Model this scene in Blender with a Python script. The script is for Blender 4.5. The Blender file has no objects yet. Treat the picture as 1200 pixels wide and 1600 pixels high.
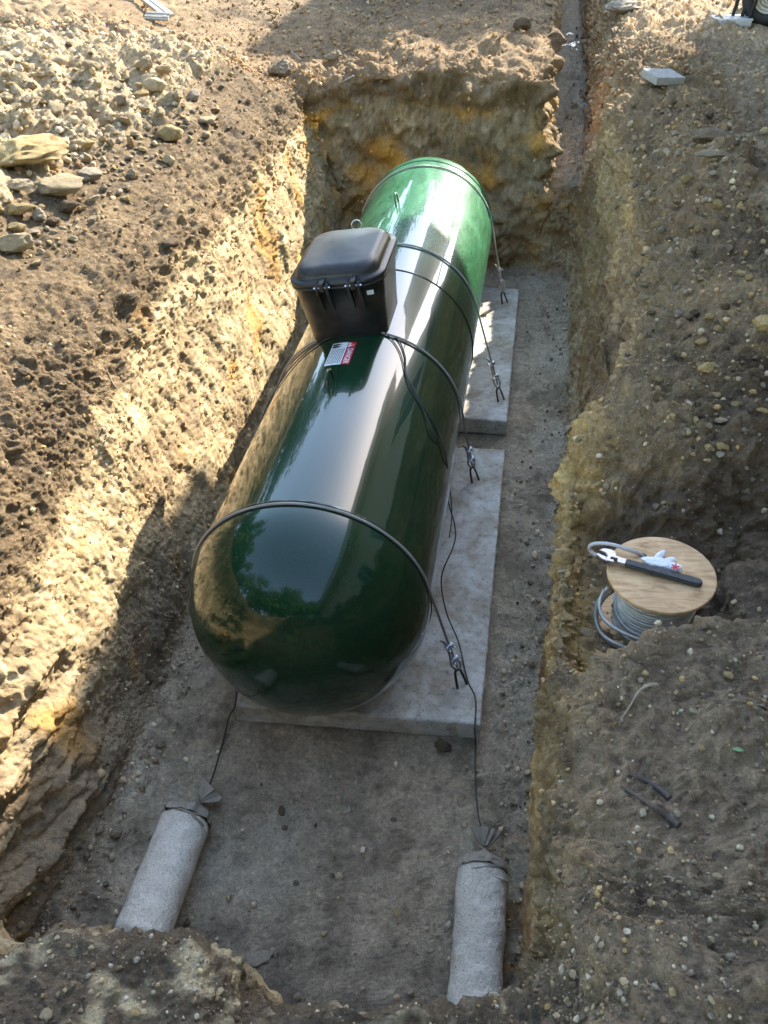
import bpy, bmesh, math, random
import numpy as np
from mathutils import Vector, Matrix, Euler
from mathutils.bvhtree import BVHTree

random.seed(7)
RNG = np.random.default_rng(11)
SC = bpy.context.scene
COL = SC.collection
PI = math.pi

# ------------------------------------------------------------------ camera, sky, sun, exposure
PITCH, YAW, ROLL = 0.7051246, -0.1796879, -0.0265303
CAM = np.array([0.77, -2.4189, 2.6142])
FOC = 1300.0                                   # focal length in units of 1/1600 of the picture height
_f = np.array([math.sin(YAW)*math.cos(PITCH), math.cos(YAW)*math.cos(PITCH), -math.sin(PITCH)])
_r0 = np.array([math.cos(YAW), -math.sin(YAW), 0.0]); _u0 = np.cross(_r0, _f)
_r = _r0*math.cos(ROLL) + _u0*math.sin(ROLL); _u = -_r0*math.sin(ROLL) + _u0*math.cos(ROLL)
cd = bpy.data.cameras.new('camera'); cam = bpy.data.objects.new('camera', cd); COL.objects.link(cam)
cam.matrix_world = Matrix(((_r[0], _u[0], -_f[0], CAM[0]), (_r[1], _u[1], -_f[1], CAM[1]), (_r[2], _u[2], -_f[2], CAM[2]), (0, 0, 0, 1)))
cd.sensor_fit = 'VERTICAL'; cd.sensor_height = 24.0; cd.lens = 24.0*FOC/1600.0
cd.clip_start = 0.05; cd.clip_end = 800
SC.camera = cam

SUN = Vector((1.0, 2.22, 1.5)).normalized()
elev = math.asin(SUN.z); azim = math.atan2(SUN.x, SUN.y)
w = bpy.data.worlds.new('World'); SC.world = w; w.use_nodes = True
nt = w.node_tree; nt.nodes.clear()
sky = nt.nodes.new('ShaderNodeTexSky'); sky.sky_type = 'NISHITA'; sky.sun_disc = False
sky.sun_elevation = elev; sky.sun_rotation = azim; sky.air_density = 1.0; sky.dust_density = 0.5; sky.ozone_density = 1.2
bg = nt.nodes.new('ShaderNodeBackground'); bg.inputs[1].default_value = 0.15
wo = nt.nodes.new('ShaderNodeOutputWorld')
tint = nt.nodes.new('ShaderNodeMix'); tint.data_type = 'RGBA'; tint.blend_type = 'MULTIPLY'; tint.inputs[0].default_value = 1.0
tint.inputs[7].default_value = (1.0, 0.93, 0.85, 1)                     # warm tint multiplied over the blue sky, added to warm the shade
nt.links.new(sky.outputs[0], tint.inputs[6]); nt.links.new(tint.outputs[2], bg.inputs[0]); nt.links.new(bg.outputs[0], wo.inputs[0])
sd = bpy.data.lights.new('sun', 'SUN'); sd.energy = 2.5; sd.angle = math.radians(0.53); sd.color = (1.0, 0.93, 0.82)
so = bpy.data.objects.new('sun', sd); COL.objects.link(so)
so.rotation_euler = SUN.to_track_quat('Z', 'Y').to_euler()
SC.view_settings.view_transform = 'Standard'; SC.view_settings.look = 'None'
SC.view_settings.exposure = 2.95; SC.view_settings.gamma = 1.0
SC.view_settings.use_curve_mapping = False

def ray(X, Y):
    return (X-600)/FOC*_r - (Y-800)/FOC*_u + _f
def at_z(X, Y, z):
    d = ray(X, Y); return CAM + (z-CAM[2])/d[2]*d
def at_cyl(X, Y, R=0.52):
    d = ray(X, Y); A = d[0]**2+d[2]**2; B = CAM[0]*d[0]+CAM[2]*d[2]; q = CAM[0]**2+CAM[2]**2-R*R
    D = B*B-A*q
    return CAM + (-B-math.sqrt(max(D, 0)))/A*d

# ------------------------------------------------------------------ small helpers
def tag(o, label=None, cat=None, group=None, kind=None):
    if label: o['label'] = label
    if cat: o['category'] = cat
    if group: o['group'] = group
    if kind: o['kind'] = kind
    return o
def empty(name, loc=(0, 0, 0), rot=(0, 0, 0)):
    o = bpy.data.objects.new(name, None); COL.objects.link(o); o.location = loc; o.rotation_euler = rot
    o.empty_display_size = 0.1
    return o
def link(name, me, mat=None, parent=None, smooth=False):
    o = bpy.data.objects.new(name, me); COL.objects.link(o)
    if mat is not None and not me.materials: me.materials.append(mat)
    if parent is not None: o.parent = parent
    if smooth: me.polygons.foreach_set('use_smooth', [True]*len(me.polygons))
    return o
def bm_obj(name, bm, mat=None, parent=None, smooth=False):
    me = bpy.data.meshes.new(name); bm.to_mesh(me); bm.free()
    return link(name, me, mat, parent, smooth)
def pd_obj(name, vs, fs, mat=None, parent=None, smooth=False):
    me = bpy.data.meshes.new(name); me.from_pydata([tuple(map(float, v)) for v in vs], [], fs); me.update()
    return link(name, me, mat, parent, smooth)
def add_box(bm, c, s, rot=None, bevel=0.0):
    b2 = bmesh.new(); bmesh.ops.create_cube(b2, size=1.0)
    bmesh.ops.scale(b2, vec=s, verts=b2.verts)
    if bevel > 0: bmesh.ops.bevel(b2, geom=list(b2.edges), offset=bevel, segments=2, affect='EDGES', profile=0.6)
    M = Matrix.Translation(c) @ (rot.to_4x4() if rot is not None else Matrix())
    b2.transform(M); me = bpy.data.meshes.new('t'); b2.to_mesh(me); b2.free(); bm.from_mesh(me); bpy.data.meshes.remove(me)
def add_cyl(bm, p0, p1, r0, r1=None, seg=16, caps=True):
    p0 = Vector(p0); p1 = Vector(p1); r1 = r0 if r1 is None else r1
    M = Matrix.Translation((p0+p1)/2) @ (p1-p0).to_track_quat('Z', 'Y').to_matrix().to_4x4()
    bmesh.ops.create_cone(bm, cap_ends=caps, segments=seg, radius1=r0, radius2=r1, depth=(p1-p0).length, matrix=M)
def spline(pts, n=8, closed=False):
    P = [Vector(p) for p in pts]; out = []; m = len(P)
    for i in range(m if closed else m-1):
        if closed: a, b, c, d = P[(i-1) % m], P[i], P[(i+1) % m], P[(i+2) % m]
        else: a, b, c, d = P[max(i-1, 0)], P[i], P[i+1], P[min(i+2, m-1)]
        for k in range(n):
            t = k/n
            out.append(0.5*((2*b)+(c-a)*t+(2*a-5*b+4*c-d)*t*t+(3*b-3*c+d-a)*t**3))
    if not closed: out.append(P[-1])
    return out
def tube_data(pts, r, seg=8, closed=False):
    pts = [Vector(p) for p in pts]; n = len(pts); vs = []; fs = []; nrm = None
    for i, p in enumerate(pts):
        if closed: t = pts[(i+1) % n]-pts[i-1]
        else: t = pts[min(i+1, n-1)]-pts[max(i-1, 0)]
        t.normalize()
        if nrm is None: nrm = t.orthogonal().normalized()
        nrm = (nrm-t*nrm.dot(t)).normalized(); b = t.cross(nrm)
        rr = r(i/(n-1)) if callable(r) else r
        for k in range(seg):
            a = 2*PI*k/seg; vs.append(p+(nrm*math.cos(a)+b*math.sin(a))*rr)
    for i in range(n if closed else n-1):
        j = (i+1) % n
        for k in range(seg):
            k2 = (k+1) % seg; fs.append((i*seg+k, i*seg+k2, j*seg+k2, j*seg+k))
    if not closed: fs.append(tuple(range(seg))[::-1]); fs.append(tuple((n-1)*seg+k for k in range(seg)))
    return vs, fs
def tube(name, pts, r, mat, parent=None, seg=8, closed=False):
    vs, fs = tube_data(pts, r, seg, closed); return pd_obj(name, vs, fs, mat, parent, True)
def add_tube(bm, pts, r, seg=8, closed=False):
    vs, fs = tube_data(pts, r, seg, closed); V = [bm.verts.new(v) for v in vs]
    for f in fs: bm.faces.new([V[i] for i in f])
def rope(name, pts, R, mat, parent=None, strands=6, pitch=0.03, step=0.004, closed=False):
    """a laid wire rope: strands twisted round the path"""
    P = [Vector(p) for p in pts]; L = [0.0]
    for a, b in zip(P, P[1:]): L.append(L[-1]+(b-a).length)
    n = max(8, int(L[-1]/step)); Q = []
    for k in range(n+1):
        s = L[-1]*k/n; i = min(max(np.searchsorted(L, s)-1, 0), len(P)-2)
        t = (s-L[i])/max(L[i+1]-L[i], 1e-9); Q.append(P[i].lerp(P[i+1], t))
    bm = bmesh.new(); nrm = None; fr = []
    for i, p in enumerate(Q):
        t = (Q[min(i+1, n)]-Q[max(i-1, 0)]).normalized()
        if nrm is None: nrm = t.orthogonal().normalized()
        nrm = (nrm-t*nrm.dot(t)).normalized(); fr.append((nrm.copy(), t.cross(nrm)))
    for s in range(strands):
        pp = []
        for i, p in enumerate(Q):
            a = 2*PI*s/strands+2*PI*(L[-1]*i/n)/pitch
            pp.append(p+(fr[i][0]*math.cos(a)+fr[i][1]*math.sin(a))*R*0.62)
        add_tube(bm, pp, R*0.42, 4)
    return bm_obj(name, bm, mat, parent, True)

# ------------------------------------------------------------------ numpy noise
_perm = np.random.default_rng(5).permutation(256); _perm = np.concatenate([_perm, _perm]).astype(np.int32)
_g = np.random.default_rng(6).normal(size=(256, 3)); _g = (_g/np.linalg.norm(_g, axis=1)[:, None]).astype(np.float32)
def pn(P, s=1.0, seed=0):
    """gradient noise, about -1..1"""
    P = (np.asarray(P, dtype=np.float64)*s + seed*17.31 + 1000.0)
    I = np.floor(P).astype(np.int64); Fr = (P-I).astype(np.float32); I = (I & 255).astype(np.int32)
    U = Fr*Fr*Fr*(Fr*(Fr*6-15)+10)
    res = 0
    for dx in (0, 1):
        wx = U[:, 0] if dx else 1-U[:, 0]
        a = _perm[(I[:, 0]+dx) & 255]
        for dy in (0, 1):
            wy = U[:, 1] if dy else 1-U[:, 1]
            b = _perm[(a+I[:, 1]+dy) & 255]
            for dz in (0, 1):
                wz = U[:, 2] if dz else 1-U[:, 2]
                g = _g[_perm[(b+I[:, 2]+dz) & 255]]
                d = g[:, 0]*(Fr[:, 0]-dx)+g[:, 1]*(Fr[:, 1]-dy)+g[:, 2]*(Fr[:, 2]-dz)
                res = res+wx*wy*wz*d
    return res*1.6
def sst(a, b, x):
    t = np.clip((x-a)/(b-a), 0, 1); return t*t*(3-2*t)

# ------------------------------------------------------------------ materials
def new_mat(name):
    m = bpy.data.materials.new(name); m.use_nodes = True; n = m.node_tree; b = n.nodes['Principled BSDF']
    return m, n, b
def nd(n, t, **kw):
    x = n.nodes.new(t)
    for k, v in kw.items():
        if k.startswith('i_'):
            kk = k[2:]
            x.inputs[int(kk) if kk.isdigit() else kk].default_value = v
        else: setattr(x, k, v)
    return x
def noise(n, scale, detail=4, rough=0.55, vec=None, dist=0.0):
    x = nd(n, 'ShaderNodeTexNoise'); x.inputs['Scale'].default_value = scale; x.inputs['Detail'].default_value = detail
    x.inputs['Roughness'].default_value = rough; x.inputs['Distortion'].default_value = dist
    if vec is not None: n.links.new(vec, x.inputs['Vector'])
    return x
def ramp(n, src, stops):
    r = nd(n, 'ShaderNodeValToRGB'); e = r.color_ramp.elements
    while len(e) < len(stops): e.new(0.5)
    for i, (p, c) in enumerate(stops):
        e[i].position = p; e[i].color = (*c, 1) if len(c) == 3 else c
    n.links.new(src, r.inputs[0]); return r
def mixc(n, fac, a, b, mode='MIX'):
    x = nd(n, 'ShaderNodeMix', data_type='RGBA', blend_type=mode)
    for s, v in ((0, fac), (6, a), (7, b)):
        if hasattr(v, 'is_output') or isinstance(v, bpy.types.NodeSocket): n.links.new(v, x.inputs[s])
        elif s == 0: x.inputs[0].default_value = v
        else: x.inputs[s].default_value = (*v, 1)
    return x.outputs[2]
def bump(n, h, strength, dist, b, prev=None):
    x = nd(n, 'ShaderNodeBump'); x.inputs['Strength'].default_value = strength; x.inputs['Distance'].default_value = dist
    n.links.new(h, x.inputs['Height'])
    if prev is not None: n.links.new(prev, x.inputs['Normal'])
    n.links.new(x.outputs[0], b.inputs['Normal']); return x.outputs[0]
def plain(name, c, rough=0.6, metal=0.0, var=0.15, scale=30, bmp=0.0, bscale=200, coat=0.0):
    m, n, b = new_mat(name); tc = nd(n, 'ShaderNodeTexCoord').outputs['Object']
    nz = noise(n, scale, 5, 0.6, tc)
    r = ramp(n, nz.outputs[0], [(0.3, tuple(x*(1-var) for x in c)), (0.7, tuple(min(1, x*(1+var)) for x in c))])
    n.links.new(r.outputs[0], b.inputs['Base Color']); b.inputs['Roughness'].default_value = rough; b.inputs['Metallic'].default_value = metal
    b.inputs['Coat Weight'].default_value = coat
    if bmp: bump(n, noise(n, bscale, 3, 0.6, tc).outputs[0], bmp, 0.004, b)
    return m
def ground_mat(name, attr='tint', fine=1.0):
    m, n, b = new_mat(name); tc = nd(n, 'ShaderNodeTexCoord').outputs['Object']
    at = nd(n, 'ShaderNodeAttribute', attribute_name=attr)
    n0 = noise(n, 11, 6, 0.7, tc, 0.6); n1 = noise(n, 48, 8, 0.78, tc); n2 = noise(n, 190, 6, 0.8, tc)
    r0 = ramp(n, n0.outputs[0], [(0.30, (0.66, 0.63, 0.60)), (0.5, (1, 1, 1)), (0.72, (1.30, 1.28, 1.22))])
    r1 = ramp(n, n1.outputs[0], [(0.30, (0.38, 0.36, 0.34)), (0.43, (0.86, 0.85, 0.83)), (0.56, (1.08, 1.07, 1.05)), (0.70, (1.62, 1.58, 1.48))])
    r2 = ramp(n, n2.outputs[0], [(0.30, (0.32, 0.31, 0.30)), (0.44, (0.88, 0.88, 0.87)), (0.58, (1.1, 1.1, 1.08)), (0.70, (1.75, 1.70, 1.6))])
    c = mixc(n, 1.0, at.outputs['Color'], r0.outputs[0], 'MULTIPLY')
    c = mixc(n, at.outputs['Alpha'], c, r1.outputs[0], 'MULTIPLY')
    c = mixc(n, at.outputs['Alpha'], c, r2.outputs[0], 'MULTIPLY')
    # pale grit and dark grit scattered through the soil
    v = nd(n, 'ShaderNodeTexVoronoi', feature='F1'); v.inputs['Scale'].default_value = 95; n.links.new(tc, v.inputs['Vector'])
    sp = ramp(n, v.outputs['Distance'], [(0.16, (1, 1, 1)), (0.26, (0, 0, 0))])
    pick = nd(n, 'ShaderNodeSeparateColor'); n.links.new(v.outputs['Color'], pick.inputs[0])
    k = nd(n, 'ShaderNodeMath', operation='GREATER_THAN'); k.inputs[1].default_value = 0.84; n.links.new(pick.outputs[0], k.inputs[0])
    mk = nd(n, 'ShaderNodeMath', operation='MULTIPLY'); n.links.new(sp.outputs[0], mk.inputs[0]); n.links.new(k.outputs[0], mk.inputs[1])
    c = mixc(n, mk.outputs[0], c, (0.42, 0.37, 0.28))
    n.links.new(c, b.inputs['Base Color']); b.inputs['Roughness'].default_value = 0.95
    b.inputs['Specular IOR Level'].default_value = 0.25
    p = bump(n, n1.outputs[0], 1.0, 0.036*fine, b)
    q_ = bump(n, n2.outputs[0], 1.0, 0.011*fine, b, p)
    for l_ in list(n.links):
        if l_.to_node.bl_idname == 'ShaderNodeBump' and l_.to_socket.name == 'Height': n.links.new(at.outputs['Alpha'], l_.to_node.inputs['Strength'])
    return m

M_GROUND = ground_mat('excavated_soil')
M_STONE = ground_mat('loose_stone', fine=0.6)
def stone_mat(name, c1, c2, c3=None, sc=14):
    m, n, b = new_mat(name); tc = nd(n, 'ShaderNodeTexCoord').outputs['Object']; oi = nd(n, 'ShaderNodeObjectInfo')
    n1 = noise(n, sc, 8, 0.7, tc); n2 = noise(n, sc*9, 5, 0.7, tc)
    st = [(0.3, c2), (0.52, c1)] + ([(0.72, c3)] if c3 else [(0.72, tuple(min(1, x*1.2) for x in c1))])
    r1 = ramp(n, n1.outputs[0], st)
    r2 = ramp(n, n2.outputs[0], [(0.32, (0.66, 0.63, 0.59)), (0.6, (1.15, 1.14, 1.1))])
    c = mixc(n, 1.0, r1.outputs[0], r2.outputs[0], 'MULTIPLY')
    rr = ramp(n, oi.outputs['Random'], [(0, (0.78, 0.76, 0.72)), (1, (1.15, 1.14, 1.1))])
    c = mixc(n, 1.0, c, rr.outputs[0], 'MULTIPLY')
    n.links.new(c, b.inputs['Base Color']); b.inputs['Roughness'].default_value = 0.93; b.inputs['Specular IOR Level'].default_value = 0.25
    p = bump(n, n1.outputs[0], 1.0, 0.035, b); bump(n, n2.outputs[0], 1.0, 0.009, b, p)
    return m
M_LIME = stone_mat('pale_limestone', (0.62, 0.51, 0.34), (0.46, 0.33, 0.17), (0.66, 0.58, 0.43))
M_OCHRE = stone_mat('ochre_limestone', (0.62, 0.48, 0.25), (0.48, 0.27, 0.09), (0.72, 0.62, 0.42))
M_CLOD = stone_mat('brown_clod', (0.22, 0.165, 0.105), (0.12, 0.09, 0.06), (0.32, 0.25, 0.17))
M_GREYROCK = stone_mat('grey_rock', (0.48, 0.41, 0.32), (0.29, 0.24, 0.18), (0.60, 0.53, 0.42))

# ------------------------------------------------------------------ the excavated ground, one sheet
NC = 21
def xsec(y, xl=1.40, xt=1.12, **ov):
    s = {0: (-60, 1.2), 1: (-14, 2.0), 2: (-5, 1.25), 3: (-2.7, 1.12), 4: (-1.75, 0.98), 5: (-1.15, 0.70), 6: (-1.03, 0.40), 7: (-0.90, -0.1),
         8: (-0.77, -0.60), 9: (-0.50, -0.655), 10: (0.2, -0.655), 11: (0.82, -0.655), 12: (xt-0.1, -0.655), 13: (xt, -0.61), 14: ((xt*1.15+xl*0.85)/2, 0.15),
         15: (xl, 0.76), 16: (xl+0.42, 0.93), 17: (2.9, 0.86), 18: (6, 0.85), 19: (16, 0.9), 20: (60, 1.0)}
    s = {k: (v[0], y, v[1]) for k, v in s.items()}
    for k, v in ov.items(): s[int(k[1:])] = v
    return [s[i] for i in range(NC)]
def farsec(y, dx=0.0, zt=0.95, zf=0.08, yo=0.0, **ov):
    s = {0: (-60, 1.6), 1: (-14, 3.2), 2: (-5, 1.5), 3: (-2.7, 1.02), 4: (-1.8, 0.92), 5: (-1.3, 0.88), 6: (-1.05, 0.88), 7: (-0.8, zt), 8: (-0.5, zt+0.02), 9: (-0.1, zt+0.02),
         10: (0.4, zt+0.02), 11: (0.84+dx, zt-0.02), 12: (0.90+dx, zf), 13: (1.26+dx, zf), 14: (1.36+dx, 0.5), 15: (1.50+dx, 0.82),
         16: (1.85+dx, 0.92), 17: (2.9, 0.86), 18: (6, 0.85), 19: (16, 0.9), 20: (60, 1.0)}
    s = {k: (v[0], y, v[1]) for k, v in s.items()}
    for k, v in ov.items(): s[int(k[1:])] = v
    return [s[i] for i in range(NC)]
ROWS = []
def flat(y, z):
    xs = [-60, -14, -5, -2.7, -1.75, -1.15, -0.9, -0.65, -0.4, -0.12, 0.3, 0.62, 0.88, 1.0, 1.1, 1.25, 1.8, 2.9, 6, 16, 60]
    return [(x, y, z) for x in xs]
ROWS.append((flat(-60, 1.0), 6)); ROWS.append((flat(-6, 1.0), 30))
r = flat(-2.35, 0.93); ROWS.append((r, 90))
r = xsec(-1.9, 0.95, 0.98)                                             # near lip
for k, v in {4: (-1.75, -1.6, 0.8), 5: (-1.15, -1.66, 0.30), 6: (-0.85, -1.70, 0.22), 7: (-0.6, -1.72, 0.24), 8: (-0.30, -1.74, 0.34), 9: (-0.03, -1.82, 0.87), 10: (0.24, -1.83, 0.91),
             11: (0.38, -1.87, 0.84), 12: (0.80, -1.79, 0.83), 13: (0.90, -1.76, 0.80), 14: (0.96, -1.72, 0.86), 15: (1.05, -1.75, 0.92), 16: (1.6, -1.75, 0.95)}.items(): r[k] = v
ROWS.append((r, 60))
r = xsec(-1.65, 0.94, 0.98)                                            # near wall, half way down
for k, v in {5: (-1.2, -1.50, 0.28), 6: (-1.0, -1.50, 0.10), 7: (-0.8, -1.50, 0.02), 8: (-0.5, -1.56, 0.02), 9: (-0.14, -1.68, 0.22), 10: (0.26, -1.66, 0.2), 11: (0.56, -1.78, 0.15),
             12: (0.82, -1.74, 0.15), 13: (0.92, -1.62, 0.2), 14: (0.95, -1.6, 0.5), 15: (0.98, -1.6, 0.84), 16: (1.5, -1.6, 0.93)}.items(): r[k] = v
ROWS.append((r, 50))
r = xsec(-1.5, 0.95, 0.98)
for k, v in {5: (-1.22, -1.36, 0.30), 6: (-1.1, -1.36, 0.0), 7: (-0.98, -1.38, -0.3), 8: (-0.8, -1.40, -0.62), 9: (-0.4, -1.52, -0.64), 10: (0.26, -1.52, -0.64), 11: (0.7, -1.6, -0.64)}.items(): r[k] = v
ROWS.append((r, 50))
ROWS.append((xsec(-1.15, 0.955, 1.0, c5=(-1.18, -1.15, 0.52), c6=(-1.10, -1.15, 0.20), c7=(-0.92, -1.15, -0.20), c8=(-0.80, -1.15, -0.58)), 80))
ROWS.append((xsec(-0.6, 0.985, 1.03, c5=(-1.12, -0.6, 0.60), c6=(-1.0, -0.6, 0.30), c7=(-0.86, -0.6, -0.14), c8=(-0.74, -0.6, -0.58)), 90))
ROWS.append((xsec(0.15, 1.02, 1.07), 60))
ROWS.append((xsec(0.65, 1.20, 1.10), 50))
ROWS.append((xsec(1.3, 1.40, 1.13), 70))
ROWS.append((xsec(2.2, 1.45, 1.17), 60))
ROWS.append((xsec(3.2, 1.43, 1.19), 50))
ROWS.append((xsec(4.1, 1.40, 1.20, c12=(1.08, 4.1, -0.64)), 50))
ROWS.append((xsec(4.85, 1.38, 1.16, c8=(-0.86, 4.85, -0.58), c13=(1.16, 4.75, -0.5), c12=(1.02, 4.72, -0.60), c11=(0.8, 4.80, -0.62)), 40))
r = farsec(4.98)
for k, v in {3: (-2.7, 4.98, 1.08), 4: (-1.75, 4.98, 0.95), 5: (-1.16, 4.95, 0.72), 6: (-1.08, 4.95, 0.45), 7: (-0.92, 4.97, 0.1), 8: (-0.6, 4.99, 0.1), 9: (-0.1, 5.0, 0.1), 10: (0.4, 4.97, 0.1),
             11: (0.84, 4.90, 0.05), 12: (0.95, 4.90, -0.15), 13: (1.18, 4.9, -0.15), 14: (1.27, 4.95, 0.35)}.items(): r[k] = v
ROWS.append((r, 30))
r = farsec(5.10)
for k, v in {5: (-1.22, 5.1, 0.80), 6: (-1.02, 5.08, 0.80), 7: (-0.72, 5.06, 0.84), 8: (-0.4, 5.05, 0.92), 9: (-0.05, 5.08, 0.93), 10: (0.4, 5.03, 0.90), 11: (0.82, 4.99, 0.86), 12: (0.95, 5.02, 0.06), 13: (1.18, 5.02, 0.06)}.items(): r[k] = v
ROWS.append((r, 60))
ROWS.append((farsec(6.0, 0.0), 50))
ROWS.append((farsec(7.2, 0.02, 0.92), 40))
ROWS.append((farsec(8.6, 0.03, 1.0), 40))
ROWS.append((farsec(11, 0.06, 1.15), 30))
ROWS.append((farsec(18, 0.1, 1.0), 8))
ROWS.append((farsec(70, 0.3, 1.0), 0))
CN = [5, 16, 80, 85, 80, 50, 55, 55, 45, 60, 50, 36, 30, 60, 60, 60, 80, 36, 8, 4]

def pchip(K, t):
    """K (n, m) values at integer knots, t sample params -> (len(t), m)"""
    h = K[1:]-K[:-1]; d = np.zeros_like(K)
    a, b = h[:-1], h[1:]
    same = (a*b) > 0
    d[1:-1] = np.where(same, 2*a*b/np.where(np.abs(a+b) < 1e-12, 1, a+b), 0)
    d[0] = h[0]; d[-1] = h[-1]
    i = np.clip(np.floor(t).astype(int), 0, len(K)-2); s = (t-i)[:, None]
    h00 = 2*s**3-3*s**2+1; h10 = s**3-2*s**2+s; h01 = -2*s**3+3*s**2; h11 = s**3-s**2
    return h00*K[i]+h10*d[i]+h01*K[i+1]+h11*d[i+1]
def knots(counts):
    t = []
    for i, c in enumerate(counts): t += list(i+np.arange(c)/c)
    t.append(len(counts)); return np.array(t, dtype=float)
TU = knots([c for _, c in ROWS[:-1]]); TV = knots(CN)
G = np.array([r for r, _ in ROWS], dtype=float)                        # (nr, nc, 3)
nr, nc = G.shape[:2]
A = pchip(G.reshape(nr, nc*3), TU).reshape(len(TU), nc, 3)
A = pchip(A.transpose(1, 0, 2).reshape(nc, -1), TV).reshape(len(TV), len(TU), 3).transpose(1, 0, 2)
NU, NV = len(TU), len(TV)
X, Y, Z = A[..., 0].copy(), A[..., 1].copy(), A[..., 2].copy()
# broad shapes that the cross-sections do not carry
def blob(cx, cy, rx, ry, rot=0.0):
    c, s = math.cos(rot), math.sin(rot); dx = X-cx; dy = Y-cy
    return np.exp(-(((dx*c+dy*s)/rx)**2+((-dx*s+dy*c)/ry)**2))
Z += 0.22*blob(-2.8, 3.5, 0.85, 1.3) + 0.10*blob(-1.9, 4.6, 0.5, 0.5)   # rubble heap
Z += 1.0*sst(0, 1, (Y-6.2)/3.5)*sst(0, 1, (-X-2.6)/3.0)                 # spoil bank, upper left
Z += 0.13*blob(0.35, 6.1, 0.8, 0.55)
Z += 0.30*blob(0.1, 8.6, 1.0, 1.1)+0.12*blob(-1.4, 6.9, 0.4, 0.4)        # hump behind the block
Z += 0.10*blob(1.85, 2.6, 0.22, 1.3) + 0.08*blob(1.75, 0.9, 0.2, 0.35)   # berm along the right lip
Z += 0.06*blob(1.9, 5.5, 0.3, 0.8)
led = sst(0.96, 1.06, X)*(1-sst(1.40, 1.72, X))*sst(-0.79-0.55*np.maximum(0, 1.38-X), -0.66-0.55*np.maximum(0, 1.38-X), Y)*(1-sst(-0.28, 0.10, Y))
Z = np.where((Z > 0.2) & (led > 0), Z-led*0.26*sst(0.55, 0.75, Z), Z)     # the shelf with the reel
Z += 0.04*blob(1.60, -1.10, 0.30, 0.16)                                  # soil heaped in front of the reel
hol = sst(1.42, 1.6, X)*(1-sst(1.9, 2.2, X))*sst(-0.45, -0.3, Y)*(1-sst(-0.15, 0.15, Y))
Z -= 0.22*hol
P0 = np.stack([X, Y, Z], -1)
def normals(P):
    du = np.gradient(P, axis=0); dv = np.gradient(P, axis=1)
    n = np.cross(dv, du); l = np.linalg.norm(n, axis=-1, keepdims=True); n = n/np.maximum(l, 1e-12)
    return n
Z += 0.05*blob(0.66, -1.84, 0.10, 0.05)
P0 = np.stack([X, Y, Z], -1)
N0 = normals(P0)
if N0[NU//2, NV//2, 2] < 0: N0 = -N0
Pf = P0.reshape(-1, 3); Nf = N0.reshape(-1, 3)
near = (np.abs(Pf[:, 0]) < 9) & (Pf[:, 1] > -4) & (Pf[:, 1] < 16)
idx = np.nonzero(near)[0]; Q = Pf[idx]; Nn = Nf[idx]
x, y, z = Q[:, 0], Q[:, 1], Q[:, 2]
steep = 1-sst(0.35, 0.8, Nn[:, 2])
floor = sst(0.55, 0.45, -z)*0 + (1-sst(-0.60, -0.50, z))*(1-steep)
big = pn(Q, 1.7, 1); med = pn(Q, 5.0, 2)
Qs = Q*np.array([1.0, 1.0, 0.35])                                       # bucket striations on the walls
st1 = pn(Qs, 14.0, 3); st2 = pn(Qs, 34.0, 4)
sm = pn(Q, 13.0, 5); s2 = pn(Q, 30.0, 6); s3 = pn(Q, 70.0, 7); s4 = pn(Q, 150.0, 8)
leftbank = 1-sst(-1.15, -0.95, x)
lip = np.exp(-((z-0.72)/0.16)**2)
endw0 = sst(4.6, 4.85, y)*(1-sst(0.9, 1.05, x))*(1-sst(6.6, 7.2, y))*sst(-1.4, -1.1, x); tr0 = sst(4.7, 5.0, y)*sst(0.80, 0.90, x)*(1-sst(1.35, 1.5, x))
rubz = sst(-0.05, 0.2, -1.68-0.13*np.maximum(0, 3.2-y)-x+0.16*med+0.1*big)*sst(-0.1, 0.35, 5.35+(-1.7-x)*0.45-y+0.25*big)*sst(-0.1, 0.2, y-1.35+0.4*(x+2.0)*-0.5+0.2*med)
amp = 1.0-0.82*floor
W = Q+0.035*np.stack([pn(Q, 6, 11), pn(Q, 6, 12), pn(Q, 6, 13)], -1)       # warped, so nothing repeats as round cells
f1, f2, f3, f4 = pn(W, 9.0, 31), pn(W, 21.0, 32), pn(W, 47.0, 33), pn(W, 105.0, 34)
fbm = 0.5*f1+0.28*f2+0.17*f3+0.11*f4
chip = np.maximum(pn(W, 15, 35)-0.05, 0)+0.6*np.maximum(pn(W, 33, 36)-0.05, 0)+0.45*np.maximum(pn(W, 70, 37), 0)
D = big*0.045*(1-floor*0.85)+med*0.026*amp
D += steep*(0.010*st1+0.008*st2*(0.5+np.abs(big))+0.017*fbm+0.005*chip-0.012*np.maximum(f1-0.35, 0)+0.004*f3+0.004*f4)
D += (1-steep)*(1-floor)*(0.016*fbm+0.016*chip+0.004*f3+0.003*f4)
D += rubz*(0.045*f1+0.05*med+0.03*chip)
D += lip*(0.020*f1+0.016*f2+0.008*f3)
D += floor*(0.016*fbm+0.010*chip+0.003*f4)
D += 0.0030*s3+0.0022*s4
D += endw0*(steep*(0.10*pn(Q, 3.1, 40)+0.05*f1)+0.05*np.exp(-((z-0.84)/0.12)**2)*(0.5+1.2*med+0.5*f1)-0.05*steep*np.exp(-((z-0.66)/0.10)**2)+(1-steep)*(0.02*med+0.012*f1))
right = sst(0.9, 1.05, x)
D += steep*right*(1-tr0)*(0.020*pn(Q*np.array([1, 1, 0.3]), 9.0, 41)+0.015*f2+0.012*f3-0.03*np.maximum(big-0.2, 0))
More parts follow.
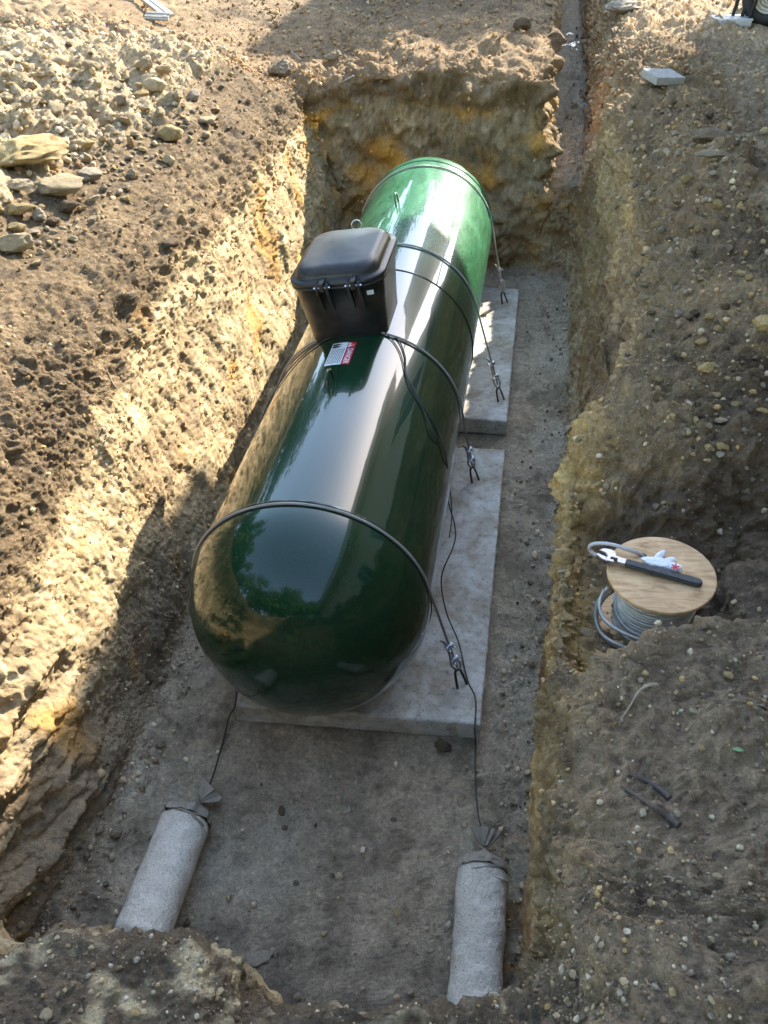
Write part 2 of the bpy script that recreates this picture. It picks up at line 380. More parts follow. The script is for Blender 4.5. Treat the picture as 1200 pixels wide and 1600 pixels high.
D += right*(1-steep)*(z > 0.5)*(0.45+0.55*sst(-0.3, 0.4, y))*(0.018*med+0.026*f1+0.016*f2+0.012*np.maximum(f3, 0)+0.014*chip-0.05*np.maximum(pn(W, 4.0, 44)-0.35, 0))
D += tr0*(0.03*f1+0.025*f2+0.012*f3+0.03*med)
D += floor*(0.010*med+0.03*np.maximum(f1-0.1, 0)*sst(0.25, 0.6, np.abs(x-0.2)))
# wavy ledges in the shaded left foot of the wall
lf = sst(-0.2, -1.0, y)*sst(-0.55, -0.75, x)*steep
D += lf*(0.11*pn(Q*np.array([1, 1, 2.4]), 3.2, 9)+0.05*np.abs(pn(Q*np.array([1, 1, 2.0]), 9.0, 10)))
Pn = Pf.copy(); Pn[idx] += Nn*D[:, None]
P1 = Pn.reshape(NU, NV, 3)

# --- colour of the dirt: topsoil, marl, ochre veins, floor
def lerp(a, b, t): return a+(b-a)*t[:, None]
def C3(*c): return np.array(c, dtype=float)
cn = pn(Q, 2.2, 20); cn2 = pn(Q, 7.0, 21); cn3 = pn(Q, 24.0, 22); cn4 = pn(Q, 60.0, 23)
soil = np.tile(C3(0.185, 0.145, 0.094), (len(Q), 1))
soil = lerp(soil, C3(0.29, 0.230, 0.150), sst(-0.1, 0.8, cn*0.7+cn2*0.5))
soil = lerp(soil, C3(0.115, 0.092, 0.070), sst(0.15, 0.8, -cn2*0.8-cn*0.4+0.2*cn3)*0.8)
lime = np.tile(C3(0.38, 0.31, 0.19), (len(Q), 1))
lime = lerp(lime, C3(0.49, 0.43, 0.305), sst(0.0, 0.6, cn3+0.5*cn2))
lime = lerp(lime, C3(0.28, 0.22, 0.14), sst(0.3, 0.8, -cn3*0.6-cn4*0.6)*0.5)
och = C3(0.46, 0.27, 0.075)
vein = sst(0.22, 0.62, pn(Q*np.array([1, 1, 0.6]), 2.8, 24)+0.35*cn2)
lime_l = lerp(lime, och, vein*0.75)
lime_l = lerp(lime_l, C3(0.27, 0.205, 0.13), 0.75*sst(0.15, 0.6, pn(Q*np.array([1, 1, 0.5]), 3.6, 26)+0.3*cn3))
right = sst(0.9, 1.05, x)
endw = sst(4.6, 4.85, y)*(1-right)
wz = z+0.10*cn+0.07*cn2+0.03*cn3
zb = np.where(x < 0, 0.66, 0.62)-0.30*sst(-1.8, 0.8, -y)*(x < 0)
below = 1-sst(-0.05, 0.05, wz-zb)
c_left = lerp(soil, lime_l, below*sst(-1.35, -1.15, -np.abs(x)*0+x*0-1.15))
c_left = lerp(soil, lime_l, below)
# right wall: brown with an ochre smear, greyer low down
rw = lerp(np.tile(C3(0.30, 0.225, 0.135), (len(Q), 1)), C3(0.42, 0.31, 0.16), sst(0.05, 0.6, cn2*0.6+vein*0.5))
rw = lerp(rw, C3(0.48, 0.43, 0.30), sst(0.1, 0.7, -z-0.05+0.4*cn2))
rw = lerp(rw, C3(0.14, 0.105, 0.07), sst(0.3, 0.8, -cn*0.5-cn3*0.6))
c_right = lerp(soil*0.95, rw, steep*(1-sst(0.66, 0.86, wz)))
# shelf of the reel is ochre marl near its lip
sh = sst(-1.9, -0.2, -x*0)*0+np.exp(-((x-1.02)/0.10)**2)*sst(-2.2, -1.2, y)*(1-sst(0.3, 0.8, y))*sst(0.1, 0.4, z)
c_right = lerp(c_right, C3(0.44, 0.32, 0.14), np.clip(sh*(0.65+0.8*cn2), 0, 1))
# far block: ochre marl, brown crust
c_end = lerp(soil*1.15, lerp(lime*0.92, C3(0.58, 0.33, 0.07), sst(-0.25, 0.45, cn+0.5*cn2)), 1-sst(0.62, 0.74, wz))
c_end = lerp(c_end, C3(0.36, 0.31, 0.20), sst(-0.25, 0.25, -z)*0.7)
c_end = lerp(c_end, C3(0.13, 0.10, 0.07), sst(0.2, 0.7, -cn*0.6-cn3*0.5+0.15*st1)*0.8)
flr = np.tile(C3(0.46, 0.41, 0.325), (len(Q), 1))
flr = lerp(flr, C3(0.52, 0.48, 0.40), sst(0.0, 0.6, cn+0.4*cn2)); flr = lerp(flr, C3(0.21, 0.18, 0.14), 0.6*sst(0.1, 0.7, -cn-cn2*0.6-0.5*cn3))
flr = lerp(flr, C3(0.44, 0.36, 0.26), sst(0.3, 0.8, pn(Q, 1.3, 30))*0.6)
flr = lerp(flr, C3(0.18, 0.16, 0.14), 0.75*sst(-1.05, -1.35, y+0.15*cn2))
cl = lerp(c_left, c_right, right); cl = lerp(cl, c_end, endw)
greyleft = sst(-0.05, 0.45, -z-0.25*cn2)*sst(-0.9, -0.1, -y)*(1-right)      # grey foot of the left wall, with darker patches
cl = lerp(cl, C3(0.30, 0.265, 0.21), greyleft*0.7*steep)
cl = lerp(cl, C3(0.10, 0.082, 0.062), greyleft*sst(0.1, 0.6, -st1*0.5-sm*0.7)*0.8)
trench = sst(4.9, 5.1, y)*sst(0.86, 0.93, x)*(1-sst(1.25, 1.4, x))
cl = lerp(cl, C3(0.42, 0.38, 0.30), trench*(1-sst(0.25, 0.5, z)))
flat_top = (1-steep)*sst(0.55, 0.75, z)
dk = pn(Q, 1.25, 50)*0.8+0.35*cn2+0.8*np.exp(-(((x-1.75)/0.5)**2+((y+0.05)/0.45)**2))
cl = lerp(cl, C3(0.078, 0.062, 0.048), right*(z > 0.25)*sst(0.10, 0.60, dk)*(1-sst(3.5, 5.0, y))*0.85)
cl = lerp(cl, lerp(soil, C3(0.50, 0.435, 0.31), np.clip(0.85+0.3*cn3, 0, 1)), rubz*sst(0.6, 0.8, z))
gr = sst(1.9, 2.6, x+0.25*cn)*sst(0.3, 1.2, y)                          # walked, greyer ground on the right
cl = lerp(cl, C3(0.27, 0.235, 0.185), gr*flat_top*0.8)
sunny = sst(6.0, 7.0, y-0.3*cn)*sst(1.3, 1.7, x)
cl = lerp(cl, C3(0.36, 0.29, 0.20), sunny*flat_top*0.9)  # sunlight painted into the ground colour, lighter at the far right
topb = endw*flat_top*(1-sst(6.4, 7.0, y))
cl = lerp(cl, C3(0.31, 0.235, 0.15), topb*0.7)
cl = lerp(cl, flr, floor)
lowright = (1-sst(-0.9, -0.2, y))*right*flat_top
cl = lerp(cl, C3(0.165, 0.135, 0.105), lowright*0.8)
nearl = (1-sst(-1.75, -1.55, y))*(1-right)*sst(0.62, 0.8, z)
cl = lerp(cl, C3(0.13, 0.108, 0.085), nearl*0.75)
cl = lerp(cl, C3(0.50, 0.44, 0.31), nearl*sst(0.12, 0.5, cn2*0.7+cn3*0.5+0.5*sst(0.16, 0.30, x)*(1-sst(0.4, 0.5, x))))
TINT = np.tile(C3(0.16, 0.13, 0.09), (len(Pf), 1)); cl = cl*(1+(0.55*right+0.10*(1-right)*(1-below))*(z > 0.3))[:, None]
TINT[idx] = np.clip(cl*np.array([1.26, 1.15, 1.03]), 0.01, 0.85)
T3 = TINT.reshape(NU, NV, 3)
GRIT = np.ones(len(Pf)); GRIT[idx] = 0.95-0.33*steep*below*(1-right)*(1-endw)*(1-greyleft)-0.10*steep*right-0.15*endw*steep+0.05*floor

def grid_mesh(name, P, cols=None):
    n, m = P.shape[:2]; me = bpy.data.meshes.new(name)
    i = np.arange(n*m).reshape(n, m)
    q = np.stack([i[:-1, :-1], i[:-1, 1:], i[1:, 1:], i[1:, :-1]], -1).reshape(-1, 4)
    me.vertices.add(n*m); me.vertices.foreach_set('co', P.reshape(-1).astype(np.float32))
    me.loops.add(q.size); me.loops.foreach_set('vertex_index', q.reshape(-1).astype(np.int32))
    me.polygons.add(len(q)); me.polygons.foreach_set('loop_start', (np.arange(len(q))*4).astype(np.int32))
    me.polygons.foreach_set('loop_total', np.full(len(q), 4, dtype=np.int32))
    me.polygons.foreach_set('use_smooth', np.ones(len(q), dtype=bool))
    me.update(calc_edges=True)
    if cols is not None:
        a = me.color_attributes.new('tint', 'FLOAT_COLOR', 'POINT')
        a.data.foreach_set('color', np.concatenate([cols.reshape(-1, 3), GRIT.reshape(-1, 1)], 1).astype(np.float32).reshape(-1))
    return me
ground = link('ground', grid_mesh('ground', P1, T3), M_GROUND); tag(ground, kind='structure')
N1 = normals(P1)
if N1[NU//2, NV//2, 2] < 0: N1 = -N1

sub = P1[::3, ::3]; n_, m_ = sub.shape[:2]; ii = np.arange(n_*m_).reshape(n_, m_)
BV = BVHTree.FromPolygons([tuple(v) for v in sub.reshape(-1, 3).tolist()], np.stack([ii[:-1, :-1], ii[:-1, 1:], ii[1:, 1:], ii[1:, :-1]], -1).reshape(-1, 4).tolist())
def on_ground(X, Y):
    """point of the ground that lies on a line of sight"""
    h = BV.ray_cast(Vector(CAM), Vector(ray(X, Y)).normalized()); return (h[0], h[1]) if h[0] else (Vector(at_z(X, Y, 0.85)), Vector((0, 0, 1)))
def drop(x, y, z=4.0):
    h = BV.ray_cast(Vector((x, y, z)), Vector((0, 0, -1))); return h[0].z if h[0] else 0.85
# ------------------------------------------------------------------ concrete anchor slabs
def concrete_mat():
    m, n, b = new_mat('cast_concrete'); tc = nd(n, 'ShaderNodeTexCoord').outputs['Object']
    a = noise(n, 4.0, 7, 0.65, tc, 0.8); c = noise(n, 26, 8, 0.7, tc); f = noise(n, 260, 4, 0.7, tc)
    r = ramp(n, a.outputs[0], [(0.38, (0.31, 0.265, 0.20)), (0.5, (0.40, 0.375, 0.32)), (0.64, (0.52, 0.505, 0.46))])
    r2 = ramp(n, c.outputs[0], [(0.30, (0.45, 0.42, 0.37)), (0.42, (0.9, 0.9, 0.88)), (0.52, (1.05, 1.05, 1.04)), (0.7, (1.15, 1.15, 1.14))])
    col = mixc(n, 1.0, r.outputs[0], r2.outputs[0], 'MULTIPLY')
    v = nd(n, 'ShaderNodeTexVoronoi', feature='F1'); v.inputs['Scale'].default_value = 48; n.links.new(tc, v.inputs['Vector'])
    sp = ramp(n, v.outputs['Distance'], [(0.10, (1, 1, 1)), (0.2, (0, 0, 0))])
    sc = nd(n, 'ShaderNodeSeparateColor'); n.links.new(v.outputs['Color'], sc.inputs[0])
    k = nd(n, 'ShaderNodeMath', operation='GREATER_THAN'); k.inputs[1].default_value = 0.55; n.links.new(sc.outputs[0], k.inputs[0])
    mk = nd(n, 'ShaderNodeMath', operation='MULTIPLY'); n.links.new(sp.outputs[0], mk.inputs[0]); n.links.new(k.outputs[0], mk.inputs[1])
    col = mixc(n, mk.outputs[0], col, (0.09, 0.08, 0.065))
    r3 = ramp(n, f.outputs[0], [(0.35, (0.8, 0.8, 0.8)), (0.65, (1.12, 1.12, 1.12))]); col = mixc(n, 1.0, col, r3.outputs[0], 'MULTIPLY')
    n.links.new(col, b.inputs['Base Color']); b.inputs['Roughness'].default_value = 0.88
    p = bump(n, c.outputs[0], 0.35, 0.004, b); bump(n, f.outputs[0], 0.5, 0.0015, b, p)
    return m
M_CONC = concrete_mat()
M_RUST = plain('rusty_rebar', (0.10, 0.065, 0.045), 0.75, 0.4, 0.35, 60, 0.3)
M_BLACKSTEEL = plain('dark_rebar', (0.045, 0.040, 0.036), 0.6, 0.5, 0.3, 60, 0.2)
ZS = -0.527
def slab(x0, x1, y0, y1, skew, label, seed):
    nx = int((x1-x0)/0.02); ny = int((y1-y0)/0.02); bm = bmesh.new(); th = 0.115
    rings = []
    prof = [(-0.006, -th), (0.0, -th+0.004), (0.0, -0.010), (-0.004, -0.003), (-0.012, 0.0)]
    def border(off, z):
        xa, xb, ya, yb = x0-off, x1+off, y0-off, y1+off; pts = []
        for i in range(nx): pts.append((xa+(xb-xa)*i/nx, ya, z))
        for i in range(ny): pts.append((xb, ya+(yb-ya)*i/ny, z))
        for i in range(nx): pts.append((xb-(xb-xa)*i/nx, yb, z))
        for i in range(ny): pts.append((xa, yb-(yb-ya)*i/ny, z))
        return np.array(pts)
    R = [border(o, zz) for o, zz in prof]
    vs = []
    for k, q in enumerate(R):
        c = np.array([(x0+x1)/2, (y0+y1)/2, 0])
        e = pn(q*np.array([1, 1, 1.0]), 18, seed)*0.004+pn(q, 60, seed+1)*0.003
        d = q-c; d[:, 2] = 0; d /= np.linalg.norm(d, axis=1)[:, None]
        q2 = q+d*(e*(1.0 if k > 0 else 0.5))[:, None]; q2[:, 1] += (q2[:, 0]-x0)*skew; vs.append([bm.verts.new((a, b_, ZS+z)) for a, b_, z in q2])
    L = len(vs[0])
    for a, b_ in zip(vs, vs[1:]):
        for i in range(L): bm.faces.new((a[i], a[(i+1) % L], b_[(i+1) % L], b_[i]))
    bm.faces.new(vs[-1]); bm.faces.new(vs[0][::-1])
    o = bm_obj('concrete_slab', bm, M_CONC); return tag(o, label, 'slab', 'concrete anchor slabs under the tank')
slab_near = slab(-0.352, 0.775, -0.235, 1.865, 0.055, 'nearer grey concrete slab under the rounded front end of the green tank', 3)
slab_far = slab(-0.40, 0.770, 2.245, 4.24, 0.0, 'farther grey concrete slab under the back half of the green tank', 7)

# ------------------------------------------------------------------ the tank
def tank_mat():
    m, n, b = new_mat('glossy_green_tank_paint'); tc = nd(n, 'ShaderNodeTexCoord').outputs['Object']
    mp = nd(n, 'ShaderNodeMapping'); mp.inputs['Scale'].default_value = (1.0, 0.35, 1.0); n.links.new(tc, mp.inputs[0])
    a = noise(n, 5, 7, 0.68, mp.outputs[0], 1.2); f = noise(n, 60, 6, 0.7, tc, 0.4); g = noise(n, 2.2, 4, 0.6, tc)
    # dusty film over the paint; its mint far end is painted-in sunlight
    sunlit_dust = ramp(n, a.outputs[0], [(0.32, (0.45, 0.45, 0.45)), (0.66, (1, 1, 1))])
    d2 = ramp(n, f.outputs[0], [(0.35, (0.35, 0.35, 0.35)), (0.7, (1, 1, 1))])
    dd = nd(n, 'ShaderNodeMath', operation='MULTIPLY'); n.links.new(sunlit_dust.outputs[0], dd.inputs[0]); n.links.new(d2.outputs[0], dd.inputs[1])
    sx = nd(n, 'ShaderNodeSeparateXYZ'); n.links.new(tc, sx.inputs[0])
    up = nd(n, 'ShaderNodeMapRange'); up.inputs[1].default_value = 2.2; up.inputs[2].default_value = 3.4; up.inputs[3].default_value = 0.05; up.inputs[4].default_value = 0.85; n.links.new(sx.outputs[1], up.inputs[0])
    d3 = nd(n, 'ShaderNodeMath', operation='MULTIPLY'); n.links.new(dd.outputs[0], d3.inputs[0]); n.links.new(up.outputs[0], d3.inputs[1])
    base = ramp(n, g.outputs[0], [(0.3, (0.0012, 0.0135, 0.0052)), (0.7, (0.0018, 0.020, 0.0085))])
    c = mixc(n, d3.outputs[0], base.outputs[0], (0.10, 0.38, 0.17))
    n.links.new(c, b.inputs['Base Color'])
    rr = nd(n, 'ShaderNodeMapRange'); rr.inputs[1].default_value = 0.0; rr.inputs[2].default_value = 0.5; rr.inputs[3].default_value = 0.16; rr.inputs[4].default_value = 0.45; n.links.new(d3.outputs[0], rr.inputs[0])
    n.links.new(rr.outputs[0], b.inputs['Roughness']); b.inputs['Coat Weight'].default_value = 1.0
    cr = ramp(n, noise(n, 3.5, 8, 0.75, mp.outputs[0], 2.0).outputs[0], [(0.45, (0.012, 0.012, 0.012)), (0.78, (0.05, 0.05, 0.05))]); n.links.new(cr.outputs[0], b.inputs['Coat Roughness']); b.inputs['Coat IOR'].default_value = 1.36; b.inputs['IOR'].default_value = 1.3
    w1 = noise(n, 7, 3, 0.5, mp.outputs[0]); x = bump(n, w1.outputs[0], 0.06, 0.010, b)
    n.links.new(x, b.inputs['Coat Normal'])
    return m
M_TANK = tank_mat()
TR = 0.52; TL = 4.172; HD = 0.492; RT = math.radians(-8)             # the tank lies turned 8 degrees towards the left wall
tank = empty('gas_tank', (0, 0, 0))
tag(tank, 'long glossy dark green gas tank lying in the trench on two concrete slabs', 'gas tank')
def rt(a, y, r):                                                       # angle from the top, clockwise to the right
    return Vector((r*math.sin(a), y, r*math.cos(a)))
def tank_shell():
    bm = bmesh.new(); N = 160; rows = []
    for i in range(85):
        yy = TL*i/84; rows.append([bm.verts.new(rt(2*PI*k/N, yy, TR)) for k in range(N)])
    for a, b_ in zip(rows, rows[1:]):
        for k in range(N): bm.faces.new((a[k], a[(k+1) % N], b_[(k+1) % N], b_[k]))
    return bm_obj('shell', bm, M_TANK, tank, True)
tank_shell()
def head(y0, sgn):
    bm = bmesh.new(); N = 160; M = 48; rows = []
    for i in range(M):
        t = PI/2*i/M; rows.append([bm.verts.new(rt(2*PI*k/N, y0+sgn*HD*math.sin(t), (TR+0.0015)*math.cos(t))) for k in range(N)])
    tip = bm.verts.new((0, y0+sgn*HD, 0))
    for a, b_ in zip(rows, rows[1:]):
        for k in range(N): bm.faces.new((a[k], a[(k+1) % N], b_[(k+1) % N], b_[k]) if sgn > 0 else (a[k], b_[k], b_[(k+1) % N], a[(k+1) % N]))
    for k in range(N): bm.faces.new((rows[-1][k], rows[-1][(k+1) % N], tip) if sgn > 0 else (rows[-1][k], tip, rows[-1][(k+1) % N]))
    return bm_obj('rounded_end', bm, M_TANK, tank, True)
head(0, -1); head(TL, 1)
for ys, wd in ((0.018, 0.006), (2.19, 0.005), (4.15, 0.006)):
    vs, fs = tube_data([rt(2*PI*k/120, ys+0.0015*math.sin(k*1.7), TR+0.0005) for k in range(120)], wd, 6, True)
    pd_obj('weld_seam', vs, fs, M_TANK, tank, True)
vs, fs = tube_data([rt(0.72+RT, 2.19+1.98*k/40, TR-0.001) for k in range(41)], 0.0045, 6)
pd_obj('weld_seam', vs, fs, M_TANK, tank, True)
for (px, py, L) in ((517, 600, 0.105), (621, 318, 0.105), (0, 0, 0)):   # lifting lugs
    if L == 0: continue
    c0 = at_cyl(px, py); a = math.atan2(c0[0], c0[2]); y0 = c0[1]
    pts = [rt(a, y0-L/2, TR-0.01), rt(a, y0-L/2+0.006, TR+0.03), rt(a, y0-L*0.28, TR+0.062), rt(a, y0, TR+0.072), rt(a, y0+L*0.28, TR+0.062), rt(a, y0+L/2-0.006, TR+0.03), rt(a, y0+L/2, TR-0.01)]
    tube('lifting_lug', spline(pts, 5), 0.0075, M_TANK, tank, 8)

# warning sheet, bent round the shell
def flat_mat(name, c, rough=0.45):
    m, n, b = new_mat(name); b.inputs['Base Color'].default_value = (*c, 1); b.inputs['Roughness'].default_value = rough; return m
M_WHITE = flat_mat('white_print', (0.78, 0.78, 0.76)); M_RED = flat_mat('red_print', (0.50, 0.012, 0.03)); M_INK = flat_mat('black_print', (0.02, 0.02, 0.02))
q = [at_cyl(521.5, 537.5), at_cyl(559, 535), at_cyl(543.5, 570), at_cyl(506, 572)]
la0 = math.atan2((q[0]+q[3])[0], (q[0]+q[3])[2]); la1 = math.atan2((q[1]+q[2])[0], (q[1]+q[2])[2])
ly1 = (q[0][1]+q[1][1])/2; ly0 = (q[2][1]+q[3][1])/2
LW, LH = ly1-ly0, (la1-la0)*TR                                        # reading length, height of the sheet
def on_label(s, t, h):                                                # s along the reading direction (towards the camera), t up the sheet (to the right)
    return rt(la0+t/TR, ly1-s, TR+h)
def label_poly(name, rings, mat, h, parent, res=0.004):
    bm = bmesh.new()
    for pts in rings:
        bm.faces.new([bm.verts.new((x_, y_, 0)) for x_, y_ in pts])
    bmesh.ops.triangulate(bm, faces=bm.faces[:])
    for v in bm.verts: v.co = on_label(v.co.x, v.co.y, h)
    return bm_obj(name, bm, mat, parent)
def strip(t0, t1, s0, s1, n=8):
    return [[(s0, t0+(t1-t0)*i/n), (s1, t0+(t1-t0)*i/n), (s1, t0+(t1-t0)*(i+1)/n), (s0, t0+(t1-t0)*(i+1)/n)] for i in range(n)]
lab = label_poly('warning_label', strip(0, LH*0.66, 0, LW), M_WHITE, 0.0012, tank); lab['label'] = 'white warning sheet with a red DANGER band on top of the tank'
label_poly('red_band', strip(LH*0.67, LH, 0, LW), M_RED, 0.0014, lab)
label_poly('warning_triangle', [[(LW*0.03, LH*0.70), (LW*0.25, LH*0.70), (LW*0.14, LH*0.96)]], M_WHITE, 0.0022, lab)
label_poly('exclamation_mark', [[(LW*0.125, LH*0.79), (LW*0.155, LH*0.79), (LW*0.165, LH*0.90), (LW*0.115, LH*0.90)], [(LW*0.125, LH*0.73), (LW*0.155, LH*0.73), (LW*0.155, LH*0.765), (LW*0.125, LH*0.765)]], M_RED, 0.0030, lab)
fl = []
for s_ in (0.04, 0.145):
    fl.append([(LW*s_, LH*0.05), (LW*(s_+0.05), LH*0.02), (LW*(s_+0.10), LH*0.10), (LW*(s_+0.08), LH*0.30), (LW*(s_+0.05), LH*0.22), (LW*(s_+0.045), LH*0.44), (LW*(s_+0.005), LH*0.24)])
label_poly('flame_mark', fl, M_INK, 0.0022, lab)
ln = []
rng2 = random.Random(3)
for i in range(8):
    t_ = LH*(0.05+0.075*i); s_ = LW*0.29
    while s_ < LW*0.93:
        w_ = LW*rng2.uniform(0.03, 0.09); ln.append([(s_, t_), (min(s_+w_, LW*0.96), t_), (min(s_+w_, LW*0.96), t_+LH*0.03), (s_, t_+LH*0.03)]); s_ += w_+LW*0.014
label_poly('small_print', ln, M_INK, 0.0022, lab)
def text_mesh(txt, size):
    cu = bpy.data.curves.new('txt', 'FONT'); cu.body = txt; cu.size = size; cu.align_x = 'CENTER'; cu.align_y = 'CENTER'; cu.offset = size*0.018
    o = bpy.data.objects.new('txt', cu); COL.objects.link(o); dg = bpy.context.evaluated_depsgraph_get()
    me = bpy.data.meshes.new_from_object(o.evaluated_get(dg)); bpy.data.objects.remove(o); bpy.data.curves.remove(cu); return me
me = text_mesh('DANGER', LH*0.30); xs = [v.co.x for v in me.vertices]; wdt = max(xs)-min(xs)
for v in me.vertices: v.co = on_label(LW*0.63+v.co.x*(LW*0.66/wdt), LH*0.835+v.co.y, 0.0022)
me.materials.clear(); link('danger_lettering', me, M_WHITE, lab)

# valve dome
def plastic_mat():
    m, n, b = new_mat('black_moulded_plastic'); tc = nd(n, 'ShaderNodeTexCoord').outputs['Object']
    a = noise(n, 6, 5, 0.6, tc, 0.6); r = ramp(n, a.outputs[0], [(0.45, (0.018, 0.017, 0.016)), (0.72, (0.048, 0.043, 0.036))])
    n.links.new(r.outputs[0], b.inputs['Base Color']); b.inputs['Roughness'].default_value = 0.33; b.inputs['Specular IOR Level'].default_value = 0.3
    bump(n, noise(n, 400, 3, 0.6, tc).outputs[0], 0.12, 0.0008, b); return m
M_PLAST = plastic_mat()
M_TAG = plain('grey_tag', (0.5, 0.5, 0.5), 0.4)
M_ZINC = plain('bright_zinc', (0.62, 0.64, 0.66), 0.28, 1.0, 0.15, 80)
DM = Matrix.Rotation(math.radians(-8), 4, 'Y')                        # tank's own frame turned 8 degrees
BX, BY = -0.022, 1.63; HX, HY = 0.248, 0.30                             # dome centre, half sizes at the rim
def rrect(hx, hy, rr, n=8):
    rr *= 1.35
    pts = []
    for cx, cy, a0 in ((hx-rr, hy-rr, 0), (-hx+rr, hy-rr, PI/2), (-hx+rr, -hy+rr, PI), (hx-rr, -hy+rr, 1.5*PI)):
        for k in range(n+1):
            a = a0+PI/2*k/n; pts.append((cx+rr*math.cos(a), cy+rr*math.sin(a)))
    return pts
def loft(rings, cap0=True, cap1=True):
    bm = bmesh.new(); V = [[bm.verts.new(p) for p in r_] for r_ in rings]; L = len(V[0])
    for a, b_ in zip(V, V[1:]):
        for i in range(L): bm.faces.new((a[i], a[(i+1) % L], b_[(i+1) % L], b_[i]))
    if cap0: bm.faces.new(V[0][::-1])
    if cap1: bm.faces.new(V[-1])
    return bm
def ring(hx, hy, rr, z_, dy=0.0): return [DM @ Vector((BX+a, BY+dy+b_, z_)) for a, b_ in rrect(hx, hy, rr)]
dome = empty('valve_dome', (0, 0, 0)); dome.parent = tank
ZR = 0.825
bm = loft([ring(HX*0.80, HY*0.80, 0.07, 0.36), ring(HX*0.84, HY*0.85, 0.075, 0.55), ring(HX*0.90, HY*0.92, 0.08, 0.70), ring(HX*0.905, HY*0.925, 0.08, 0.703), ring(HX*0.94, HY*0.955, 0.085, 0.795), ring(HX*0.99, HY*0.995, 0.09, 0.80), ring(HX*0.99, HY*0.995, 0.09, 0.812), ring(HX*0.9, HY*0.9, 0.08, 0.812)], True, True)
body = bm_obj('body', bm, M_PLAST, dome, True)
# lid: flange, then a pillowed top
rs = [ring(HX*0.985, HY*0.99, 0.09, 0.814), ring(HX*1.0, HY*1.0, 0.092, 0.818), ring(HX*1.0, HY*1.0, 0.092, 0.834), ring(HX*0.985, HY*0.99, 0.09, 0.838), ring(HX*0.90, HY*0.925, 0.08, 0.838)]
for k in range(1, 12):
    t = k/11; a = t*PI/2
    rs.append(ring(HX*(0.88-0.26*(1-math.cos(a))), HY*(0.905-0.22*(1-math.cos(a))), 0.08-0.01*t, 0.840+0.062*math.sin(a)))
for s_ in (0.8, 0.5, 0.2): rs.append(ring(HX*0.62*s_, HY*0.685*s_, 0.07*s_, 0.902+0.014*(1-s_*s_)))
lid = bm_obj('lid', loft(rs), M_PLAST, dome, True)
# raised lettering rows, too worn to read
bm = bmesh.new(); r3 = random.Random(9)
for row in range(4):
    yy = BY+0.16-row*0.055; xx = -0.105+0.03*(row % 2)
    while xx < 0.105:
        w_ = r3.uniform(0.006, 0.013); add_box(bm, DM @ Vector((BX+xx, yy, 0.9125-0.9*(xx*xx+(yy-BY)**2)*0.35)), (w_, 0.013, 0.0022), DM.to_3x3()); xx += w_+0.006
for row in range(7):
    xx = BX-0.125
    for k in range(2): add_box(bm, DM @ Vector((xx-0.012*k, BY+0.10-row*0.03, 0.9020-0.0025*k)), (0.007, 0.018, 0.003), DM.to_3x3())
tag(bm_obj('raised_lettering', bm, M_PLAST, lid), kind='stuff')
YF = BY-HY
for xc in (-0.075, 0.085):
    h = empty('hinge'); h.parent = dome
    bm = bmesh.new()
    for dx in (-0.026, 0.026):                                         # two tapering ribs on the body
        pr = [(-0.02, 0.838), (-0.034, 0.822), (-0.032, 0.79), (0.012, 0.685), (0.03, 0.685), (0.03, 0.838)]
        a = [bm.verts.new(DM @ Vector((xc+dx-0.007, YF+p[0], p[1]))) for p in pr]; b_ = [bm.verts.new(DM @ Vector((xc+dx+0.007, YF+p[0], p[1]))) for p in pr]
        bm.faces.new(a[::-1]); bm.faces.new(b_)
        for i in range(len(pr)): j = (i+1) % len(pr); bm.faces.new((a[i], a[j], b_[j], b_[i]))
    bm_obj('hinge_rib', bm, M_PLAST, h)
    bm = bmesh.new(); add_box(bm, DM @ Vector((xc, YF+0.005, 0.845)), (0.026, 0.075, 0.018), DM.to_3x3(), 0.004); add_box(bm, DM @ Vector((xc, YF-0.026, 0.828)), (0.026, 0.018, 0.045), DM.to_3x3(), 0.004)
    bm_obj('hinge_strap', bm, M_PLAST, h)
    bm = bmesh.new(); add_cyl(bm, DM @ Vector((xc-0.042, YF-0.022, 0.823)), DM @ Vector((xc+0.042, YF-0.022, 0.823)), 0.005, seg=10)
    bm_obj('hinge_pin', bm, M_ZINC, h)
bm = bmesh.new(); add_box(bm, DM @ Vector((0.155, YF+0.014, 0.765)), (0.034, 0.003, 0.022), DM.to_3x3() @ Matrix.Rotation(0.2, 3, 'Z')); bm_obj('small_tag', bm, M_TAG, dome)
# catch with its ring at the back of the lid
bm = bmesh.new(); add_box(bm, DM @ Vector((-0.01, BY+HY+0.012, 0.845)), (0.07, 0.035, 0.03), DM.to_3x3(), 0.005); bm_obj('catch', bm, M_PLAST, dome)
cc = DM @ Vector((-0.01, BY+HY+0.02, 0.882))
tube('pull_ring', [cc+Vector((0.028*math.cos(t), 0.006*math.sin(t), 0.026*math.sin(t))) for t in np.linspace(0, 2*PI, 28, endpoint=False)], 0.003, M_ZINC, dome, 6, True)
# small wire loop at the foot of the dome
wl = [rt(RT+0.0, 1.405, 0.55), rt(RT-0.045, 1.40, 0.575), rt(RT-0.055, 1.40, 0.60), rt(RT-0.01, 1.405, 0.625), rt(RT+0.02, 1.40, 0.635), rt(RT+0.03, 1.395, 0.60), rt(RT+0.045, 1.385, 0.545)]
tube('seal_wire', spline(wl, 6), 0.0022, M_ZINC, dome, 6)

